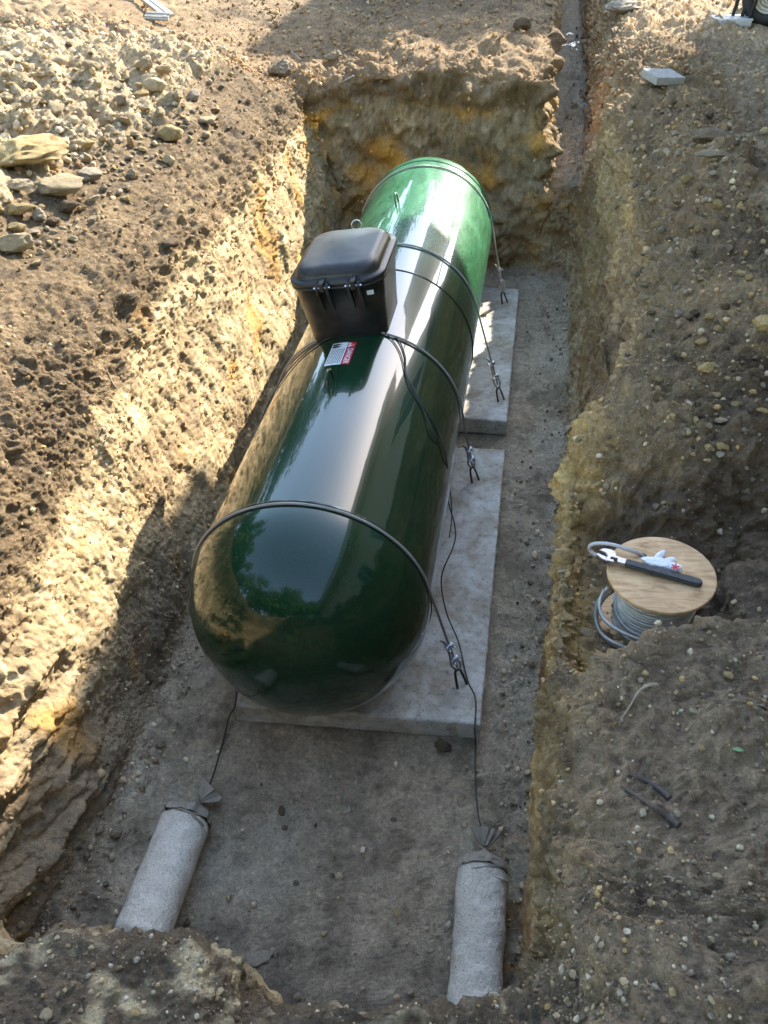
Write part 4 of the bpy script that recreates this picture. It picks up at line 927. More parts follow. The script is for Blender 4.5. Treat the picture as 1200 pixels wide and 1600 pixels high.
NS = [
 ('limestone_slab', 40, 258, 150, M_OCHRE, 'broad tilted limestone slab with orange broken edge at the left side of the rubble', (1.1, 0.75, 0.45), 0.5, 0.15),
 ('limestone_block', 95, 300, 92, M_LIME, 'large cream limestone block below the tilted slab in the rubble', (1, 0.8, 0.55), 0.3, 0.2),
 ('limestone_block', 28, 298, 60, M_LIME, 'flat whitish limestone block right under the orange edged slab', (1.1, 0.6, 0.5), 0.1, 0.2),
 ('limestone_block', 140, 282, 46, M_GREYROCK, 'rounded greyish rock at the right end of the big cream block', (1, 0.9, 0.9), 0.9, 0.2),
 ('limestone_block', 108, 330, 42, M_CLOD, 'brownish grey rock below the big cream block', (1, 0.9, 0.8), 0.4, 0.25),
 ('limestone_block', 30, 335, 56, M_OCHRE, 'yellow knobbly rock in the lower left of the rubble', (1.2, 0.6, 0.6), 0.35, 0.25),
 ('limestone_block', 62, 345, 34, M_GREYROCK, 'narrow grey rock standing in the gap of the lower rubble', (0.7, 0.9, 1.1), 0.2, 0.2),
 ('limestone_block', 28, 360, 44, M_OCHRE, 'small yellow rock above the pale rock at the left edge', (1.1, 0.6, 0.5), 0.15, 0.25),
 ('limestone_block', 24, 392, 74, M_LIME, 'pale jagged rock at the left edge, lowest of the rubble', (1.2, 0.75, 0.6), 0.45, 0.2),
 ('limestone_block', 270, 218, 54, M_OCHRE, 'yellowish boulder at the lower right end of the rubble heap', (1.05, 0.8, 0.7), 0.4, 0.2),
 ('limestone_block', 322, 192, 36, M_LIME, 'pale rock beside the dark soil, rightmost in the rubble heap', (1, 0.8, 0.6), 0.2, 0.2),
 ('limestone_block', 250, 182, 24, M_LIME, 'small upright pale rock above the yellowish boulder', (0.9, 0.8, 1.0), 0.7, 0.2),
 ('limestone_block', 246, 142, 48, M_LIME, 'cream rock standing on brown soil above the rubble heap', (1.1, 0.7, 0.7), 0.1, 0.2),
 ('limestone_block', 228, 108, 34, M_LIME, 'whitish rock on the upper slope, left one of a touching pair', (1, 0.7, 0.7), 0.5, 0.2),
 ('limestone_block', 254, 113, 28, M_OCHRE, 'yellowish rock on the upper slope, right one of a touching pair', (1.1, 0.6, 0.6), 0.1, 0.2),
 ('grey_boulder', 441, 118, 46, M_GREYROCK, 'grey brown boulder half buried at the head of the left bank', (1, 0.9, 0.8), 0.6, 0.3),
 ('white_stone', 519, 95, 22, M_GREYROCK, 'smooth whitish stone lying behind the corner of the far block', (1.1, 0.8, 0.8), 0.3, 0.1),
 ('white_stone', 529, 89, 15, M_GREYROCK, 'smaller whitish stone touching the smooth one behind the far block', (1, 0.9, 0.9), 0.8, 0.1),
 ('dark_clod', 205, 470, 26, M_CLOD, 'dark rounded clod in the middle of the left bank slope', (1, 0.85, 0.8), 0.3, 0.15),
 ('dark_clod', 38, 583, 28, M_CLOD, 'flat brown stone near the left edge of the slope', (1.2, 0.7, 0.6), -0.5, 0.2),
 ('dark_clod', 77, 632, 22, M_CLOD, 'dark angular clod in the left slope below the flat brown stone', (1, 0.9, 0.9), 0.5, 0.1),
 ('dark_clod', 50, 530, 20, M_CLOD, 'small brown stone high on the left slope', (1, 0.8, 0.8), 0.2, 0.15),
 ('dark_clod', 265, 385, 34, M_CLOD, 'dark clod casting a shadow on the upper left slope', (1.1, 0.8, 0.7), 0.7, 0.2),
 ('dark_clod', 86, 350, 24, M_CLOD, 'brown clod just below the rubble heap', (1, 0.8, 0.8), 0.2, 0.2),
 ('dark_clod', 168, 523, 20, M_CLOD, 'small rounded brown stone in the soil of the left slope', (1, 0.9, 0.9), 0.2, 0.2),
 ('pale_lump', 1102, 219, 82, M_GREYROCK, 'long knobbly pale lump of marl on the right bank below the paver', (1.15, 0.4, 0.4), -0.05, 0.3),
 ('pale_lump', 1112, 244, 50, M_GREYROCK, 'flatter pale lump just below the long marl lump', (1.1, 0.5, 0.35), 0.1, 0.3),
 ('yellow_rock', 1104, 581, 32, M_OCHRE, 'tan angular rock on the dark soil of the right bank', (1, 0.9, 0.9), 0.3, 0.25),
 ('yellow_rock', 1192, 512, 42, M_OCHRE, 'yellow rock cut by the right picture edge', (1, 0.9, 0.9), 0.3, 0.3),
 ('yellow_rock', 1106, 497, 18, M_OCHRE, 'small yellow rock beside the dark clod on the right bank', (1, 0.8, 0.9), 0.1, 0.15),
 ('dark_clod', 1084, 494, 22, M_CLOD, 'dark clod in the row of rocks on the right bank', (1, 0.9, 0.9), 0.6, 0.2),
 ('yellow_rock', 1096, 538, 24, M_OCHRE, 'knobbly yellowish rock below the row of rocks on the right bank', (1.1, 0.8, 0.8), 0.6, 0.2),
 ('yellow_rock', 1117, 620, 18, M_OCHRE, 'bright yellow rock on the right bank below the tan angular rock', (1, 0.9, 0.8), 0.2, 0.2),
 ('pale_stone', 1125, 660, 22, M_LIME, 'white crumbly stone on the right bank above the dark hollow', (1.1, 0.8, 0.7), 0.2, 0.2),
 ('red_chip', 1081, 452, 11, plain('red_brick_chip', (0.36, 0.07, 0.04), 0.85), 'small flat red brick chip lying on the right bank', (1, 0.8, 0.35), 0.0, 0.1),
 ('yellow_rock', 1189, 643, 20, M_OCHRE, 'greenish yellow stone near the right picture edge', (1.2, 0.6, 0.6), -0.4, 0.2),
 ('orange_pebble', 1136, 1057, 19, M_OCHRE, 'orange tan pebble on the mound below the reel', (1.1, 0.85, 0.8), -0.3, 0.1),
 ('orange_pebble', 1092, 1050, 15, M_OCHRE, 'yellow pebble left of the orange tan pebble on the mound', (1, 0.9, 0.8), 0.3, 0.1),
 ('white_pebble', 1141, 1034, 8, M_LIME, 'white pebble above the orange tan pebble', (1, 0.9, 0.8), 0.3, 0.1),
 ('white_pebble', 1143, 1088, 11, M_LIME, 'white flat pebble below the orange tan pebble', (1.2, 0.7, 0.6), 0.3, 0.1),
 ('yellow_pebble', 1094, 1170, 15, M_OCHRE, 'cream pebble left of the green leaf', (0.8, 1.1, 0.8), 0.3, 0.1),
 ('white_pebble', 1122, 1371, 18, M_LIME, 'cream oblong pebble in the dark soil at lower right', (1.2, 0.6, 0.7), 0.0, 0.1),
 ('white_pebble', 1111, 1469, 14, M_LIME, 'cream angular pebble near the lower right corner', (0.9, 1.1, 0.8), 0.4, 0.1),
 ('white_pebble', 1112, 1564, 14, M_LIME, 'pale upright pebble at the bottom of the right soil', (0.8, 1.2, 0.8), 0.3, 0.1),
 ('white_pebble', 1070, 1477, 9, M_LIME, 'small round white pebble left of the cream angular pebble', (1, 1, 0.8), 0.0, 0.1),
 ('grey_pebble', 1170, 1531, 17, M_CLOD, 'brownish round pebble near the right picture edge at the bottom', (1, 0.9, 0.8), 0.0, 0.1),
 ('grey_pebble', 1141, 1496, 20, M_GREYROCK, 'grey crumbled pebble at lower right', (1.1, 0.8, 0.6), 0.0, 0.2),
 ('grey_pebble', 1058, 1273, 15, M_GREYROCK, 'smooth grey pebble at the end of the dark sticks', (0.8, 1.1, 0.9), 0.0, 0.1),
 ('dark_clod', 692, 1170, 28, M_CLOD, 'dark clod on the trench floor under the right corner of the near slab', (1, 0.9, 0.9), 0.2, 0.1),
 ('dark_clod', 294, 1443, 13, M_CLOD, 'small black round clod beside the lower left sack', (1, 1, 1), 0.2, 0.05),
 ('dark_clod', 293, 1464, 15, M_CLOD, 'dark crumbly clod below the small black one beside the left sack', (0.8, 1.2, 0.8), 0.2, 0.1),
 ('flat_stone', 400, 1498, 44, M_GREYROCK, 'flat grey stone flake on the trench floor near the bottom', (1.2, 0.6, 0.25), 0.3, 0.2),
 ('yellow_pebble', 619, 1428, 16, M_OCHRE, 'yellowish pebble on the trench floor left of the right sack', (0.9, 1.1, 0.7), 0.2, 0.2),
 ('dark_clod', 441, 1268, 18, M_CLOD, 'dark flat clod on the middle of the trench floor', (0.8, 1.1, 0.4), 0.2, 0.2),
 ('limestone_block', 892, 978, 28, M_OCHRE, 'tan rounded rock on the lip left of the cable reel', (1, 0.9, 0.8), 0.0, 0.2),
 ('limestone_block', 914, 990, 24, M_LIME, 'pale rock next to the tan one on the lip below the reel', (1.1, 0.8, 0.7), 0.4, 0.3),
 ('white_stone', 75, 1588, 26, M_LIME, 'pale angular stone in the dark soil at the lower left corner', (1, 0.9, 0.6), 0.3, 0.2),
 ('yellow_pebble', 210, 1583, 24, M_OCHRE, 'yellow crumbly stone at the bottom of the lower left mound', (1.1, 0.8, 0.5), 0.1, 0.2),
 ('white_pebble', 152, 1545, 14, M_LIME, 'white lump in the middle of the lower left mound', (1, 1.1, 0.7), 0.1, 0.2),
 ('white_pebble', 92, 1556, 12, M_LIME, 'white pebble, left one of a touching pair on the lower left mound', (1, 0.9, 0.8), 0.1, 0.2),
 ('white_pebble', 102, 1549, 10, M_LIME, 'white pebble, right one of a touching pair on the lower left mound', (1, 0.9, 0.8), 0.1, 0.2),
 ('grey_boulder', 815, 46, 30, M_CLOD, 'dark round clod at the crest behind the far block', (1, 0.9, 0.9), 0.1, 0.1),
]
for s_ in NS: stone(s_[0], s_[1], s_[2], s_[3], s_[4], s_[5], 'pebble' if 'pebble' in s_[0] else ('clod' if 'clod' in s_[0] else 'rock'), None, s_[6], s_[7], s_[8])
# the rubble heap: alike chunks nobody could single out
taken = [(s_[1], s_[2], s_[3]) for s_ in NS]
rr_ = random.Random(21); cnt = 0; tries = 0
while cnt < 285 and tries < 6000:
    tries += 1
    px, py = rr_.uniform(0, 345), rr_.uniform(88, 420)
    line = 85+0.16*px if px < 200 else 117+0.3*(px-200)
    low = 415-0.72*max(px-60, 0)
    if py < line or py > low: continue
    w_ = (9+rr_.random()**2.4*36)*(0.75+0.5*(py-90)/300)
    if any((px-a)**2+(py-b_)**2 < ((w_+c_)*0.36)**2 for a, b_, c_ in taken): continue
    taken.append((px, py, w_)); cnt += 1
    stone('limestone_chunk', px, py, w_, rr_.choice([M_LIME, M_LIME, M_LIME, M_OCHRE, M_GREYROCK]), 'pale limestone chunk, one of many alike in the rubble heap at upper left', 'rock', 'limestone chunks of the rubble heap at upper left', (1, rr_.uniform(0.6, 1), rr_.uniform(0.55, 0.9)), rr_.uniform(0, 6.3), 0.3, None, rr_.uniform(-0.5, 0.5))
# smaller rocks along the right bank
for k in range(190):
    px, py = rr_.gauss(1082, 50), rr_.uniform(150, 720); px += (py-400)*0.10 if py > 400 else 0
    if px > 1198 or px < 985: continue
    stone('bank_stone', px, py, 7+rr_.random()**2*15, rr_.choice([M_GREYROCK, M_OCHRE, M_OCHRE, M_CLOD]), 'small tan stone, one of many alike strewn along the right bank', 'stone', 'small stones strewn along the right bank', (1, rr_.uniform(0.6, 1), rr_.uniform(0.6, 0.9)), rr_.uniform(0, 6.3), 0.25, None, rr_.uniform(-0.5, 0.5))
for k in range(70):
    px, py = rr_.uniform(0, 560), rr_.uniform(0, 700)
    if (py > 90 and px < 340 and py < 300) or px-py*0.2 > 420 or py+px*1.3 > 900: continue
    stone('slope_clod', px, py, rr_.uniform(7, 14), rr_.choice([M_CLOD, M_CLOD, M_OCHRE, M_GREYROCK]), 'small brown clod, one of many alike scattered over the left bank', 'clod', 'small clods scattered over the left bank', (1, rr_.uniform(0.6, 1), rr_.uniform(0.6, 0.9)), rr_.uniform(0, 6.3), 0.2, None, rr_.uniform(-0.5, 0.5))

# loose grit, crumbs and pebbles nobody could count: joined meshes
def scatter(name, n, region, size, colfn, seed, label):
    rg = np.random.default_rng(seed)
    (a0, a1), (b0_, b1_) = region['u'], region['v']
    iu = rg.integers(a0, a1, n*3); iv = rg.integers(b0_, b1_, n*3); p = P1[iu, iv]; nn = N1[iu, iv]
    # keep only what faces open ground and lies in the region
    k = region['keep'](p, nn); p, nn, iu, iv = p[k][:n], nn[k][:n], iu[k][:n], iv[k][:n]; n = len(p)
    dist = np.linalg.norm(p-CAM, axis=1); t = rg.random(n)
    s = size(t, dist, p)
    t_ = (1+5**0.5)/2
    ico = np.array([(-1, t_, 0), (1, t_, 0), (-1, -t_, 0), (1, -t_, 0), (0, -1, t_), (0, 1, t_), (0, -1, -t_), (0, 1, -t_), (t_, 0, -1), (t_, 0, 1), (-t_, 0, -1), (-t_, 0, 1)])/1.902
    F = np.array([(0, 11, 5), (0, 5, 1), (0, 1, 7), (0, 7, 10), (0, 10, 11), (1, 5, 9), (5, 11, 4), (11, 10, 2), (10, 7, 6), (7, 1, 8), (3, 9, 4), (3, 4, 2), (3, 2, 6), (3, 6, 8), (3, 8, 9), (4, 9, 5), (2, 4, 11), (6, 2, 10), (8, 6, 7), (9, 8, 1)])
    ang = rg.random((n, 3))*6.28
    cx, sx__ = np.cos(ang[:, 0]), np.sin(ang[:, 0]); cz, sz__ = np.cos(ang[:, 2]), np.sin(ang[:, 2])
    V = ico[None]*rg.uniform(0.7, 1.25, (n, 12, 1))*rg.uniform(0.6, 1.0, (n, 1, 3))*s[:, None, None]*0.5
    V = np.stack([V[..., 0]*cz[:, None]-V[..., 1]*sz__[:, None], V[..., 0]*sz__[:, None]+V[..., 1]*cz[:, None], V[..., 2]], -1)
    V = np.stack([V[..., 0], V[..., 1]*cx[:, None]-V[..., 2]*sx__[:, None], V[..., 1]*sx__[:, None]+V[..., 2]*cx[:, None]], -1)
    V = V+(p+nn*(s*0.22)[:, None])[:, None]
    Fa = (F[None]+(np.arange(n)*12)[:, None, None]).reshape(-1, 3)
    me = bpy.data.meshes.new(name); me.vertices.add(n*12); me.vertices.foreach_set('co', V.reshape(-1).astype(np.float32))
    me.loops.add(Fa.size); me.loops.foreach_set('vertex_index', Fa.reshape(-1).astype(np.int32))
    me.polygons.add(len(Fa)); me.polygons.foreach_set('loop_start', (np.arange(len(Fa))*3).astype(np.int32)); me.polygons.foreach_set('loop_total', np.full(len(Fa), 3, dtype=np.int32))
    me.polygons.foreach_set('use_smooth', np.zeros(len(Fa), dtype=bool)); me.update(calc_edges=True)
    c = colfn(rg, n, T3[iu, iv], p); a = me.color_attributes.new('tint', 'FLOAT_COLOR', 'POINT')
    cc_ = np.concatenate([np.repeat(np.clip(c*np.array([1.0, 0.93, 0.84]), 0.01, 0.85), 12, 0), np.full((n*12, 1), 0.45)], 1); a.data.foreach_set('color', cc_.astype(np.float32).reshape(-1))
    o = link(name, me, M_STONE); return tag(o, label, None, None, 'stuff')
def col_mix(frac, *cs):
    cs = [np.array(c) for c in cs]
    def f(rg, n, g, p):
        out = g*rg.uniform(0.75, 1.35, (n, 1)); k = rg.random(n) < frac; q_ = np.array(cs)[rg.integers(0, len(cs), n)]*rg.uniform(0.7, 1.25, (n, 1)); out[k] = q_[k]; return out
    return f
AU, AV = (40, NU-45), (60, NV-20)
scatter('soil_crumbs', 30000, dict(u=AU, v=AV, keep=lambda p, nn: (nn[:, 2] > 0.35) & (p[:, 2] > 0.3) & (p[:, 1] < 11)),
        lambda t, d, p: (0.004+0.020*t**6)*(d/3.0)**0.85, col_mix(0.10, (0.5, 0.43, 0.3), (0.4, 0.28, 0.12)), 1, 'loose crumbs of brown soil over both banks')
scatter('wall_crumbs', 6500, dict(u=AU, v=AV, keep=lambda p, nn: (nn[:, 2] <= 0.6) & (p[:, 2] > -0.6) & (p[:, 2] < 0.8) & (p[:, 1] < 5.3) & ((p[:, 0] < 0) | (p[:, 1] > 4.7))),
        lambda t, d, p: (0.005+0.022*t**5)*(d/3.5)**0.8, col_mix(0.12, (0.55, 0.47, 0.33), (0.45, 0.3, 0.1)), 2, 'broken bits of marl clinging to the trench walls')
scatter('floor_grit', 13000, dict(u=AU, v=AV, keep=lambda p, nn: (p[:, 2] < -0.58) & (nn[:, 2] > 0.6) & (p[:, 1] < 4.8) & ((p[:, 0] > 0.86) | (p[:, 0] < -0.62) | (p[:, 1] < -1.0) | ((p[:, 1] < -0.3) & (np.sin(p[:, 0]*37+p[:, 1]*23) > 0.55))) & ~((np.abs(p[:, 0]-0.83) < 0.07) & (p[:, 1] < -0.8))),
        lambda t, d, p: 0.005+0.032*t**6, col_mix(0.5, (0.5, 0.46, 0.38), (0.16, 0.13, 0.1), (0.42, 0.33, 0.2)), 3, 'grit and crumbs on the trench floor')
scatter('pale_gravel', 15000, dict(u=AU, v=AV, keep=lambda p, nn: (nn[:, 2] > 0.4) & (p[:, 0] > 0.95) & (p[:, 2] > 0.5) & (p[:, 1] < 4)),
        lambda t, d, p: (0.0045+0.024*t**5)*(d/2.6), col_mix(1.0, (0.48, 0.43, 0.33), (0.40, 0.33, 0.22), (0.30, 0.27, 0.22), (0.42, 0.31, 0.16), (0.2, 0.165, 0.12), (0.16, 0.13, 0.1)), 4, 'pale gravel in the dark soil of the right bank')
scatter('toe_rubble', 5000, dict(u=AU, v=AV, keep=lambda p, nn: (p[:, 2] < -0.42) & (p[:, 1] < 4.9) & (p[:, 1] > -1.6) & ((p[:, 0] < -0.64) | (p[:, 0] > 0.98) | (p[:, 1] < -1.3))),
        lambda t, d, p: 0.008+0.045*t**5, col_mix(0.7, (0.40, 0.34, 0.25), (0.28, 0.23, 0.17), (0.20, 0.165, 0.12)), 12, 'crumbled marl fallen along the foot of the trench walls')
scatter('bank_gravel', 4500, dict(u=(60, 620), v=(560, NV-60), keep=lambda p, nn: (nn[:, 2] > 0.4) & (p[:, 0] > 0.97) & (p[:, 2] > 0.5) & (p[:, 1] < -0.2) & (p[:, 1] > -2.1) & (p[:, 0] < 2.2)),
        lambda t, d, p: 0.0035+0.017*t**6, col_mix(1.0, (0.50, 0.45, 0.36), (0.45, 0.35, 0.20), (0.32, 0.28, 0.22), (0.24, 0.19, 0.14), (0.18, 0.145, 0.11), (0.13, 0.105, 0.08)), 9, 'pale gravel and grit in the soil nearest the viewer on the right')
scatter('mound_gravel', 2600, dict(u=(30, 330), v=(60, 700), keep=lambda p, nn: (nn[:, 2] > 0.4) & (p[:, 0] < 0.9) & (p[:, 2] > 0.45) & (p[:, 1] < -1.55) & (p[:, 1] > -2.2)),
        lambda t, d, p: 0.003+0.014*t**5, col_mix(0.8, (0.52, 0.48, 0.38), (0.45, 0.38, 0.25), (0.40, 0.38, 0.33)), 5, 'pale gravel in the soil of the near mound')
scatter('trench_debris', 1500, dict(u=(900, NU-20), v=AV, keep=lambda p, nn: (p[:, 1] > 4.9) & (p[:, 0] > 0.85) & (p[:, 0] < 1.6) & (p[:, 2] < 0.7) & (p[:, 2] > -0.6)),
        lambda t, d, p: 0.012+0.06*t**4, col_mix(0.7, (0.16, 0.13, 0.10), (0.40, 0.36, 0.28), (0.22, 0.18, 0.13)), 8, 'crumbled earth in the narrow trench')
scatter('rubble_bits', 15000, dict(u=AU, v=AV, keep=lambda p, nn: (p[:, 0] < -1.4) & (p[:, 2] > 0.7) & (p[:, 1] > 2.0) & (p[:, 1] < 6.5) & (p[:, 0] < -1.68-0.13*np.maximum(0, 3.2-p[:, 1])) & (p[:, 1] < 5.4+(-1.7-p[:, 0])*0.45) & (p[:, 1] > 1.35)),
        lambda t, d, p: 0.010+0.07*t**4, col_mix(0.9, (0.56, 0.49, 0.35), (0.50, 0.41, 0.26), (0.48, 0.43, 0.34)), 6, 'small pale fragments filling the rubble heap')

# ------------------------------------------------------------------ odds and ends
M_STICK = plain('dark_wet_stick', (0.055, 0.042, 0.034), 0.7, 0, 0.3, 80, 0.5, 200); M_ROOT = plain('dry_pale_root', (0.24, 0.195, 0.14), 0.85, 0, 0.2, 80, 0.4, 200)
def stick(name, pxs, r_, mat, label, lift=0.006, taper=True):
    pts = [on_ground(a, b_)[0]+Vector((0, 0, lift)) for a, b_ in pxs]
    o = tube(name, spline(pts, 6), (lambda t: r_*(0.45+0.9*t)) if taper else r_, mat, None, 7); return tag(o, label, 'root' if 'root' in name else 'stick')
stick('dark_stick', [(958, 1203), (985, 1213), (1010, 1223), (1030, 1236), (1046, 1250)], 0.006, M_STICK, 'upper of two dark crossed sticks in the soil at right')
stick('dark_stick', [(970, 1232), (995, 1247), (1020, 1263), (1042, 1278), (1060, 1292)], 0.006, M_STICK, 'lower of two dark crossed sticks in the soil at right')
stick('pale_root', [(968, 1132), (982, 1112), (995, 1090), (1010, 1080), (1025, 1078)], 0.0035, M_ROOT, 'pale dry root sticking out of the mound below the reel', 0.022)
stick('pale_root', [(505, 148), (520, 142), (538, 133), (553, 125)], 0.006, M_ROOT, 'thin bent root hanging at the corner of the far block', 0.03)
stick('pale_twig', [(1002, 111), (1008, 112), (1014, 115)], 0.006, M_ROOT, 'short pale twig on the right bank above the paver', 0.02)
stick('pale_twig', [(452, 80), (462, 92), (470, 100)], 0.006, M_ROOT, 'thin pale twig near the boulder at the head of the left bank', 0.03)
stick('pale_twig', [(165, 575), (175, 600), (183, 612)], 0.004, M_ROOT, 'thin pale root lying on the left wall', 0.02)
stick('pale_twig', [(1035, 1371), (1045, 1372), (1054, 1375)], 0.002, M_ROOT, 'tiny yellowish twig in the soil at lower right', 0.004)
p, nn_ = on_ground(1152, 1174)
me_v = []; 
for k in range(9):
    t = k/8; w_ = 0.0055*math.sin(PI*t)**0.7; me_v += [(-0.013+0.026*t, -w_, 0.002*math.sin(PI*t)), (-0.013+0.026*t, w_, 0.002*math.sin(PI*t)+0.001)]
lf_ = pd_obj('leaf', me_v, [(2*k, 2*k+2, 2*k+3, 2*k+1) for k in range(8)], plain('green_leaf', (0.12, 0.22, 0.09), 0.6))
lf_.location = p+Vector((0, 0, 0.006)); tag(lf_, 'single small green leaf lying on the dark soil at right', 'leaf')
# cast paver on the right bank
p = Vector(at_z(1033, 136, 0.93)); bm = bmesh.new(); add_box(bm, (0, 0, 0), (0.26, 0.20, 0.055), None, 0.006)
pv = bm_obj('concrete_paver', bm, plain('grey_paver', (0.30, 0.30, 0.28), 0.9, 0, 0.2, 30, 0.5, 200)); pv.location = (p.x, p.y, drop(p.x, p.y)+0.05); pv.rotation_euler = (0.12, 0.1, 0.55); tag(pv, 'light grey rectangular paver lying loose on the right bank', 'paver')
stone('paver_stone', 1048, 147, 16, M_LIME, 'pale oval stone touching the near edge of the grey paver', 'stone', None, (1.2, 0.7, 0.7), 0, 0.1)
# pale limestone ledge by the far trench
stone('limestone_ledge', 978, 16, 62, M_GREYROCK, 'large pale grey limestone lump at the top beside the narrow trench', 'rock', None, (1.1, 0.9, 0.4), 0.2, 0.35, 2)
p, _n = on_ground(918, 166); bm = bmesh.new(); add_box(bm, (0, 0, 0), (0.07, 0.03, 0.004), Euler((0.5, 0.2, 0.4)).to_matrix())
sc_ = bm_obj('plastic_scrap', bm, plain('bluish_plastic', (0.35, 0.4, 0.55), 0.4)); sc_.location = p+Vector((0, 0, 0.02)); tag(sc_, 'tiny bluish plastic scrap in the narrow trench', 'scrap')
# broken trim board, upper left: an L of two grooved lengths
M_TRIM = plain('weathered_grey_board', (0.40, 0.36, 0.29), 0.8, 0, 0.2, 20, 0.3, 120)
tb = [on_ground(a, b_)[0] for a, b_ in ((205, -14), (268, 36), (240, 34))]
trim = empty('broken_trim_board', tuple(tb[1])); tag(trim, 'weathered grey trim board broken to a corner on the upper left slope', 'board')
def board(a, b_, wdt_, name):
    d = (b_-a); L_ = d.length; d.normalize(); up = Vector((0.15, -0.5, 1)).normalized(); s_ = d.cross(up).normalized(); up = s_.cross(d); F_ = Matrix((d, s_, up)).transposed()
    bm = bmesh.new(); c = (a+b_)/2-tb[1]+up*0.06
    for off_, wd_, th_ in ((-0.36, 0.20, 0.02), (-0.12, 0.24, 0.030), (0.12, 0.22, 0.022), (0.36, 0.24, 0.034)):
        add_box(bm, c+s_*off_*wdt_, (L_, wd_*wdt_, th_), F_, 0.002)
    return bm_obj(name, bm, M_TRIM, trim)
board(tb[0], tb[1], 0.11, 'board'); board(tb[1], tb[2]-Vector((0.06, 0.0, 0)), 0.10, 'board')

# wheeled generator cart at the upper right: tyre, rim, stand legs, foot plate
M_TYRE = plain('black_tyre_rubber', (0.022, 0.021, 0.020), 0.7, 0, 0.2, 60, 0.2, 200); M_PAINT = plain('dark_painted_steel', (0.035, 0.033, 0.032), 0.5, 0.3)
M_RIM = plain('pale_steel_rim', (0.42, 0.40, 0.34), 0.4, 0.5); M_PLATE = plain('pale_steel_plate', (0.62, 0.62, 0.60), 0.45, 0.3)
gz = drop(2.9, 7.4)
wc = Vector((2.96, 7.60, gz+0.26)); cart = empty('wheeled_cart', (3.1, 7.7, gz)); tag(cart, 'black wheeled steel cart with tyre and stand at the upper right', 'cart')
co = -cart.location
def lathe(profile, c, ax, N=48):
    ax = Vector(ax).normalized(); a1 = ax.orthogonal().normalized(); a2 = ax.cross(a1); bm = bmesh.new(); rows_ = []
    for rr, hh in profile: rows_.append([bm.verts.new(Vector(c)+ax*hh+(a1*math.cos(2*PI*k/N)+a2*math.sin(2*PI*k/N))*rr) for k in range(N)])
    for a, b_ in zip(rows_, rows_[1:]):
        for k in range(N): bm.faces.new((a[k], a[(k+1) % N], b_[(k+1) % N], b_[k]))
    return bm
wax = (-0.25, -1.0, 0)
for dd2 in (0.0, 0.85):
    c_ = wc+co+Vector((0.25*dd2, 1.0*dd2, 0)).normalized()*dd2 if dd2 else wc+co
    wh = bm_obj('wheel', lathe([(0.05, -0.09), (0.15, -0.09), (0.155, -0.08), (0.155, 0.08), (0.15, 0.09)], c_, wax), M_RIM, cart, True)
    bm_obj('tyre', lathe([(0.155, -0.085), (0.20, -0.10), (0.245, -0.09), (0.26, -0.06), (0.262, 0.06), (0.245, 0.09), (0.20, 0.10), (0.155, 0.085), (0.15, 0.075)], c_, wax), M_TYRE, wh, True)
    bm_obj('rim', lathe([(0.155, 0.080), (0.135, 0.082), (0.13, 0.060), (0.10, 0.050), (0.095, 0.072), (0.075, 0.074), (0.07, 0.05), (0.045, 0.045), (0.04, 0.085), (0.0, 0.09)], c_, wax), M_RIM, wh, True)
bm = bmesh.new(); add_box(bm, wc+co+Vector((0.30, 0.42, 0.42)), (1.1, 0.75, 0.10), Euler((0, 0, -0.2)).to_matrix(), 0.01); bm_obj('chassis', bm, M_PAINT, cart)
bm = bmesh.new(); add_box(bm, wc+co+Vector((0.35, 0.45, 0.80)), (0.95, 0.62, 0.62), Euler((0, 0, -0.2)).to_matrix(), 0.05); bm_obj('housing', bm, M_PAINT, cart)
pc = Vector(at_z(1143, 28, gz+0.07)); pc.z = gz+0.07
bm = bmesh.new(); add_box(bm, pc+co, (0.36, 0.24, 0.02), Euler((0, 0, 0.12)).to_matrix(), 0.004); add_box(bm, pc+co+Vector((0.0, -0.125, -0.025)), (0.36, 0.012, 0.06), Euler((0, 0, 0.12)).to_matrix(), 0.003)
bm_obj('foot_plate', bm, M_PLATE, cart)
for (dx, dy, tx, ty) in ((0.02, 0.07, 0.10, 0.10), (0.16, -0.06, 0.28, 0.05), (0.10, 0.02, 0.22, 0.2)):
    a = pc+co+Vector((dx, dy, 0.0)); b_ = pc+co+Vector((tx, ty, 0.62)); bm = bmesh.new(); add_cyl(bm, a, b_, 0.018, seg=10); bm_obj('stand_leg', bm, M_PAINT, cart, True)

# ------------------------------------------------------------------ the house on the right whose eave throws the big shadow
def wall_mat():
    m, n, b = new_mat('rendered_wall'); tc = nd(n, 'ShaderNodeTexCoord').outputs['Object']; a = noise(n, 2, 5, 0.6, tc)
    r = ramp(n, a.outputs[0], [(0.3, (0.50, 0.47, 0.39)), (0.7, (0.58, 0.55, 0.47))]); n.links.new(r.outputs[0], b.inputs['Base Color']); b.inputs['Roughness'].default_value = 0.85
    bump(n, noise(n, 90, 3, 0.6, tc).outputs[0], 0.3, 0.004, b); return m
M_WALL = wall_mat(); M_SOFFIT = plain('painted_soffit', (0.60, 0.57, 0.49), 0.7); M_ROOF = plain('roof_shingle', (0.12, 0.10, 0.09), 0.85, 0, 0.3, 12)
M_FRAME = plain('white_window_frame', (0.7, 0.7, 0.68), 0.5); M_GLASS = flat_mat('dark_window_glass', (0.02, 0.025, 0.03), 0.05)
HXW, HYC, HXE, HYE, ZE0, ZE1 = 3.60, 9.24, 2.90, 9.49, 4.89, 5.51
house = empty('house', (HXW, 0, 0.85)); tag(house, 'house with deep eave standing on the right bank outside the picture', 'house')
ho = -Vector(house.location)
